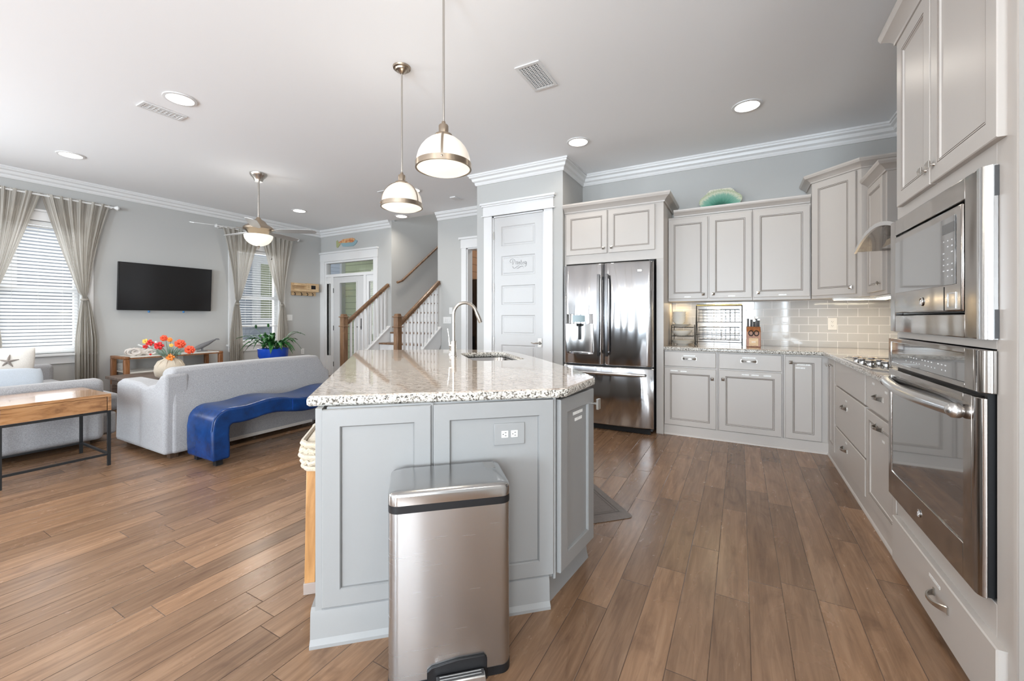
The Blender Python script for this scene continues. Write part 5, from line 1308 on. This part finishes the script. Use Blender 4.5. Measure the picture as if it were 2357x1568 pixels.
mb = MB(); P = [(X1-.008, y+.0, z-.008) for y, z in outer[2:-2]]; mb.tube(P, .004, 6); obj('piping', mb, M_BLUE, t)
mb = MB(); y = 2.41
mb.tube([(X1+.0005, y, .345+wz(y)), (X1+.0005, y, .445+wz(y))], .0015, 5); obj('seam', mb, M_BLUE2, t)

# coffee table, console, decorations
t = thing('coffee_table', 'low dark brown wooden coffee table behind the grey sofa', 'table', (-6.7, 2.6, 0))
obj('tabletop', MB().box(-7.26, -6.06, 2.14, 2.98, .415, .45), M_COFF, t, bevel=.004)
obj('apron', MB().box(-7.21, -6.11, 2.19, 2.93, .34, .4145), M_COFF, t)
for x in (-7.18, -6.14):
    for y in (2.21, 2.90): obj('leg', MB().box(x-.035, x+.035, y-.035, y+.035, 0, .34), M_COFF, t)
t = thing('console_table', 'long wooden console with pale shelves below the television', 'console', (-7.55, 2.95, 0))
cx0, cx1 = -7.78, -7.29
for y in (2.375, 3.535):
    mb = MB(); mb.box(cx0, cx0+.05, y-.03, y+.03, 0, .64); mb.box(cx1-.055, cx1, y-.03, y+.03, 0, .64); mb.box(cx0, cx1, y-.03, y+.03, .64, .678); obj('end_frame', mb, M_CONSW, t, bevel=.008)
mb = MB(); mb.box(cx0, cx1, 2.406, 3.504, .662, .678, 0); obj('top', mb, M_CER, t, bevel=.002); mb = MB(); mb.box(cx1-.012, cx1-.0, 2.406, 3.504, .645, .661); obj('front_rail', mb, M_CONSW, t)
obj('lower_shelf', MB().box(cx0, cx1-.01, 2.406, 3.504, .445, .465), M_CER, t, bevel=.002)
# whale carving
wb = Vector((-7.5, 3.43, .679))
wh = thing('whale_figurine', 'grey carved whale figurine on the right end of the console', 'figurine', wb)
mb = MB(); P = [(wb.x, 3.24, .72), (wb.x, 3.29, .735), (wb.x, 3.36, .765), (wb.x, 3.44, .80), (wb.x, 3.52, .845), (wb.x, 3.57, .865)]
mb.tube(P, [.012, .032, .038, .03, .016, .008], 12); mb.taper(wb.x-.03, wb.x+.03, 3.55, 3.60, .85, .875, .01, .01); obj('body', mb, M_GREYS, wh, angle=60)
mb = MB(); mb.box(wb.x-.04, wb.x+.04, 3.30, 3.42, .679, .69); mb.tube([(wb.x, 3.36, .688), (wb.x, 3.36, .74)], .015, 8); obj('stand', mb, M_GREYS, wh)
# white coral cluster
cc0 = Vector((-7.5, 2.60, .682)); mb = MB()
tc1 = thing('coral_ornament', 'white folded coral ornament at the left end of the console', 'ornament', cc0)
for k in range(9):
    a = k*.9; y = 2.47+.028*k; rr_ = .05+.012*math.sin(k*2.3); P = []
    for j in range(13):
        q = 2*math.pi*j/12; P.append((cc0.x+.05*math.sin(k)+rr_*.4*math.sin(q+a), y+rr_*math.cos(q), .735+rr_*.8*math.sin(q)*(1 if j % 2 else .85)-.002*k))
    mb = MB(); mb.tube(P, .014, 8); obj('fold', mb, M_CORAL, tc1)
obj('core', MB().sphere((cc0.x, 2.59, .72), .05, 14, sc=(1, 2.3, .8)), M_CORAL, tc1)
t = thing('glass_ornament', 'clear and white glass sprig ornament behind the red flowers on the console', 'ornament', (-7.6, 2.75, .679))
mb = MB()
for k in range(9):
    a = k*.7; mb.tube([(-7.6, 2.75, .68), (-7.6+.02*math.cos(a), 2.75+.05*math.cos(a*1.3), .77), (-7.6+.04*math.cos(a), 2.72+.13*math.cos(a*1.3), .84+.025*math.sin(a*2))], [.004, .004, .010], 6)
obj('sprigs', mb, mat('frosted_glass', (.8, .82, .82), .1, spec=.8), t)
tag(obj('remote_control', MB().box(-7.42, -7.37, 3.36, 3.50, .4655, .482), M_BLACK, bevel=.004), 'small black device on the lower console shelf at its right end', 'remote control')
tag(obj('yellow_book', MB().box(-6.25, -6.10, 2.60, 2.90, .4505, .475), mat('yellow_cover', (.62, .48, .16), .5), bevel=.002), 'yellow covered book on the coffee table beside the vase', 'book')

# vase with flowers
def pxp(u, v, t):
    k = (u-1178.5)/950; a = R(28.97); x = -math.sin(a)+math.cos(a)*k; y = math.cos(a)+math.sin(a)*k
    return Vector((x*t, y*t, 1.21-t*(v-732)/950))
vb = pxp(391, 860, 5.25); vb.z = .451
vt = thing('flower_vase', 'beige burlap wrapped vase with red and orange flowers on the coffee table', 'vase', vb)
obj('pouch', MB().lathe((vb.x, vb.y, .451), [(.10, 0), (.145, .03), (.16, .10), (.15, .16), (.11, .21), (.07, .235), (.06, .25), (.075, .27)], 24), M_VASE, vt, angle=60)
mb = MB()
for k in range(10):
    a = k*2*math.pi/10; mb.tube([(vb.x+.15*math.cos(a), vb.y+.15*math.sin(a), .60), (vb.x+.115*math.cos(a), vb.y+.115*math.sin(a), .66), (vb.x+.07*math.cos(a), vb.y+.07*math.sin(a), .685)], [.006, .009, .006], 6)
obj('gathers', mb, M_VASE, vt)
top = Vector((vb.x, vb.y, .70))
right = Vector((.875, .484, 0)); fwd = Vector((.484, -.875, 0))
def flower(u, v, r, m, kind, tt=5.2):
    p = pxp(u, v, tt)
    f = obj('flower', MB().sphere(p, r*.25, 10), M_BRWN, vt)
    mb = MB(); rnd = random.Random(int(u*7+v)); nl = 3 if kind == 'rose' else 2
    for L_ in range(nl):
        npet = 7 if kind == 'rose' else 5
        for k in range(npet):
            a = 2*math.pi*(k+.5*L_)/npet+rnd.random()*.2; lift = .25+.35*L_
            d1 = right*math.cos(a)+Vector((0, 0, 1))*math.sin(a)*.75+fwd*.1; rr_ = r*(1-.22*L_)
            tn = (right*-math.sin(a)+Vector((0, 0, 1))*math.cos(a)*.75)
            n_ = fwd*1
            pts = [p+n_*r*.05, p+d1*rr_*.5+tn*rr_*.42+n_*r*lift*.6, p+d1*rr_+tn*rr_*.28+n_*r*lift*.5, p+d1*rr_*1.05-tn*rr_*.28+n_*r*lift*.5, p+d1*rr_*.5-tn*rr_*.42+n_*r*lift*.6]
            ids = [mb._a(q) for q in pts]; mb.face(ids)
    obj('petals', mb, m, f, solid=.002, angle=60)
    mid_ = (p+top)/2+Vector((0, 0, .02)); obj('stem', MB().tube([top-Vector((0, 0, .03)), mid_, p-n_*.01], .003, 6), M_STEM, f)
for u, v, r, m, k in ((336.5, 786, .042, M_YEL, 'p'), (347, 789, .052, M_RED, 'p'), (336, 798, .035, M_RED, 'p'), (368, 796, .065, M_RED, 'p'), (379, 778.5, .05, M_ORR, 'rose'), (392, 782, .036, M_ORNG, 'rose'), (395.5, 795, .03, M_YEL, 'p'), (417, 791.5, .072, M_ORR, 'rose'), (439, 805, .068, M_ORR, 'rose'), (393, 822, .06, M_ORNG, 'p'), (347, 816, .016, M_RED, 'rose'), (414, 814.5, .022, M_SILV, 'rose')):
    flower(u, v, r, m, k)
mb = MB(); rnd = random.Random(3)
for k in range(60):
    a = rnd.random()*2*math.pi; l = .09+.12*rnd.random(); b_ = top+Vector((math.cos(a)*.03, math.sin(a)*.03, -.03)); e = b_+Vector((math.cos(a)*l*.9, math.sin(a)*l*.9, l*(.6+.6*rnd.random())))
    w_ = Vector((-math.sin(a), math.cos(a), 0))*.007; m2 = (b_+e)/2+Vector((0, 0, .02)); mb.quad(b_, m2+w_, e, m2-w_)
obj('foliage', mb, M_SILV, vt, solid=.001)

# peace lily in blue pot
pb = pxp(629, 840, 6.6); pb.z = 0
ps_ = thing('plant_stand', 'hidden low stand carrying the blue pot behind the sofa', 'stand', (pb.x, pb.y, 0))
obj('top', MB().lathe((pb.x, pb.y, 0), [(.18, .37), (.18, .40)], 28), M_DWOOD, ps_)
for k in range(3): a = k*2.094; obj('leg', MB().tube([(pb.x+.16*math.cos(a), pb.y+.16*math.sin(a), 0), (pb.x+.12*math.cos(a), pb.y+.12*math.sin(a), .37)], .014, 8), M_DWOOD, ps_)
pt = thing('potted_peace_lily', 'peace lily in a bright blue pot behind the grey sofa', 'potted plant', (pb.x, pb.y, .401))
obj('pot', MB().lathe((pb.x, pb.y, 0), [(.14, .401), (.17, .47), (.195, .575), (.20, .585), (.212, .60), (.218, .70), (.222, .725), (.205, .725), (.20, .69)], 36, caps=False).lathe((pb.x, pb.y, 0), [(.14, .402), (.1, .403)], 36), M_BLUE2, pt)
obj('soil', MB().lathe((pb.x, pb.y, 0), [(.198, .69), (.1, .70), (.01, .705)], 24), M_SOIL, pt)
rnd = random.Random(11)
def leaf(mb, base_, a, L_, w_, rise, droop):
    n = 6; prev = None; side = Vector((-math.sin(a), math.cos(a), 0)); out_ = Vector((math.cos(a), math.sin(a), 0)); rows = []
    for k in range(n+1):
        q = k/n; c_ = base_+out_*(L_*q)+Vector((0, 0, rise*math.sin(q*math.pi*.62)-droop*q*q)); ww = w_*max(.08, math.sin(math.pi*min(1, max(0, (q-.25)/.75))**.8)) if q > .25 else w_*.06
        if k == n: ww = .001
        rows.append([mb._a(c_-side*ww+Vector((0, 0, .006))), mb._a(c_), mb._a(c_+side*ww+Vector((0, 0, .006)))])
    for r0_, r1_ in zip(rows, rows[1:]):
        mb.face((r0_[0], r0_[1], r1_[1], r1_[0])); mb.face((r0_[1], r0_[2], r1_[2], r1_[1]))
for k in range(54):
    mb = MB(); a = rnd.random()*2*math.pi; b_ = Vector((pb.x+.08*math.cos(a)*rnd.random(), pb.y+.08*math.sin(a)*rnd.random(), .70))
    L_ = .20+.24*rnd.random(); leaf(mb, b_, a, L_, .030+.014*rnd.random(), .14+.17*rnd.random(), .02+.24*rnd.random()**1.5); obj('leaf', mb, M_LEAF, pt, solid=.0012, angle=80)
for u, v in ((589, 755), (617.5, 752), (610, 772)):
    p = pxp(u, v, 6.6); mb = MB(); mb.tube([Vector((pb.x, pb.y, .70)), (Vector((pb.x, pb.y, .70))+p)/2+Vector((0, 0, .03)), p], .003, 6); s_ = obj('flower_stem', mb, M_STEM, pt)
    mb = MB(); mb.sphere(p+Vector((0, 0, .02)), .02, 10, sc=(.5, 1, 1.7)); obj('bloom', mb, M_LEAF, s_)

# ------------------------------------------------------------------ counter items
# dish rack with dishes
rk = thing('dish_rack', 'small black wire rack of white dishes beside the refrigerator', 'rack', (-.6, 4.93, .915))
rx0, rx1, ry0, ry1 = -.665, -.450, 4.83, 5.03
mb = MB()
for x, y in ((rx0, ry0), (rx0, ry1), (rx1, ry1)): mb.tube([(x, y, .916), (x, y, 1.135)], .004, 8)
obj('posts', mb, M_CHARC, rk)
for z in (1.010, 1.106):
    mb = MB(); 
    for (a, b) in (((rx0, ry0), (rx1, ry0)), ((rx1, ry0), (rx1, ry1)), ((rx1, ry1), (rx0, ry1)), ((rx0, ry1), (rx0, ry0))): mb.tube([(*a, z), (*b, z)], .003, 6)
    for k in range(1, 8): x = rx0+(rx1-rx0)*k/8; mb.tube([(x, ry0, z), (x, ry1, z)], .0018, 5)
    obj('shelf', mb, M_CHARC, rk)
def dish(name, label, x, y, z, prof, grp='white dishes in the rack', sx_=1):
    o = obj(name, MB().lathe((0, 0, 0), prof, 36), M_CER, angle=60); o.location = (x, y, z); o.scale = (sx_, 1, 1); tag(o, label, 'dish', grp); return o
PLT = [(.05, 0), (.052, .004), (.085, .010), (.102, .020), (.104, .021), (.086, .014), (.05, .008), (.01, .008)]
for k, (z, s) in enumerate(((.9155, 'lowest'), (.932, 'second from the bottom'))):
    o = dish('serving_platter', 'white oval serving platter, %s dish of the rack' % s, -.562, 4.93, z, [(r*1.08, h*1.6) for r, h in PLT], sx_=1.12)
dish('serving_bowl', 'wide shallow white bowl on the middle shelf of the rack', -.575, 4.93, 1.014, [(.05, 0), (.055, .004), (.095, .03), (.112, .058), (.108, .058), (.09, .032), (.05, .01), (.01, .01)])
for k in range(2): dish('dinner_plate', 'white plate on the rack top shelf, %s one of two' % ('lower', 'upper')[k], -.585, 4.93, 1.110+k*.012, PLT)
for k in range(4): dish('cereal_bowl', 'white bowl in the nested stack on the dish rack, %s' % ('lowest', 'second lowest', 'second highest', 'topmost')[k], -.60, 4.93, 1.134+k*.026, [(.035, 0), (.037, .005), (.060, .03), (.073, .068), (.070, .068), (.056, .033), (.03, .012), (.005, .012)])
# wire basket rack
rk = thing('wire_basket_stand', 'black two-tier wire basket stand with a gold top bar on the counter', 'basket stand', (-.2, 4.93, .915))
bx0, bx1 = -.425, .015
mb = MB()
for x in (bx0, bx1):
    mb.tube([(x, 4.86, .9205), (x, 4.98, 1.345)], .005, 8); mb.tube([(x, 4.86, .9205), (x, 5.07, .9205)], .005, 8); mb.tube([(x, 5.07, .9205), (x, 4.985, 1.33)], .004, 8)
for z in (.955, 1.03, 1.165): y = 4.86+.12*(z-.9205)/.428; mb.tube([(bx0, y, z), (bx1, y, z)], .0035, 8)
obj('frame', mb, M_CHARC, rk); obj('top_bar', MB().tube([(bx0, 4.98, 1.35), (bx1, 4.98, 1.35)], .008, 12), M_GOLD, rk)
for z0_ in (.975, 1.165):
    mb = MB(); h_ = .135
    for k in range(10):
        x = bx0+.025+(bx1-bx0-.05)*k/9; mb.tube([(x, 4.875, z0_+h_), (x, 4.90, z0_), (x, 5.03, z0_), (x, 5.05, z0_+h_)], .0016, 5)
    for j in range(5):
        z = z0_+h_*j/4; y = 4.90-.025*j/4; mb.tube([(bx0+.025, y, z), (bx1-.025, y, z)], .0016 if j < 4 else .003, 5); y2 = 5.03+.02*j/4; mb.tube([(bx0+.025, y2, z), (bx1-.025, y2, z)], .0016, 5)
        for x in (bx0+.025, bx1-.025): mb.tube([(x, y, z), (x, y2, z)], .0016, 5)
    for j in range(1, 4): y = 4.90+.13*j/4; mb.tube([(bx0+.025, y, z0_), (bx1-.025, y, z0_)], .0016, 5)
    obj('basket', mb, M_CHARC, rk)
# knife block
kb = thing('knife_block', 'red-brown wooden knife block with knives and scissors on the counter', 'knife block', (.117, 4.93, .915))
mb = MB(); poly = [(4.86, .915), (5.02, .915), (5.04, 1.09), (4.94, 1.12), (4.88, 1.07)]
mb.loops([[(x, y, z) for y, z in poly] for x in (.055, .18)]); obj('block', mb, M_BLOCK, kb, bevel=.004)
obj('front_plate', MB().box(.075, .158, 4.853, 4.862, .925, 1.005), M_PINE, kb, bevel=.001)
obj('engraved_name', MB().box(.098, .135, 4.8525, 4.8535, .962, .968), M_LBL, kb)
for x, y, h_ in ((.07, 4.95, .10), (.145, 4.95, .10), (.10, 4.99, .09), (.165, 4.99, .08), (.125, 5.0, .07)):
    mb = MB(); mb.loops([[(x-.009, y-.008+q, z), (x+.009, y-.008+q, z), (x+.009, y+.008+q, z), (x-.009, y+.008+q, z)] for z, q in ((1.085, .01), (1.10+h_*.6, -.005), (1.11+h_, -.012))]); k_ = obj('knife_handle', mb, M_GASK, kb, bevel=.003)
    obj('steel_cap', MB().box(x-.0095, x+.0095, y-.021, y-.003, 1.105+h_, 1.118+h_), M_CHROME, k_)
mb = MB()
for s in (-1, 1): P = [(.117+s*.024+.020*math.cos(q), 4.862-.006, 1.055+.026*math.sin(q)) for q in [2*math.pi*k/14 for k in range(15)]]; mb.tube(P, .005, 6)
obj('scissor_handles', mb, M_BLACK, kb)
# green glass platter on top of cabinets
gp = obj('decorative_platter', MB(Matrix.Translation((-.195, 5.06, 2.475)) @ Matrix.Rotation(R(-14), 4, 'X')).lathe((0, 0, 0), [(.004, .012), (.12, .008), (.17, -.004)], 40, axis='y'), M_SHELLG)
me = gp.data
for v_ in me.vertices:
    r_ = math.hypot(v_.co.x, v_.co.z-.165)
    if r_ > .14: a = math.atan2(v_.co.z-.165, v_.co.x); v_.co.y += .012*math.sin(a*11); k_ = 1+.05*math.sin(a*7); v_.co.x *= 1.22*k_; v_.co.z = .165+(v_.co.z-.165)*k_
    else: v_.co.x *= 1.2
md = gp.modifiers.new('t', 'SOLIDIFY'); md.thickness = .006
tag(gp, 'green scalloped glass platter standing on top of the wall cabinets', 'platter')
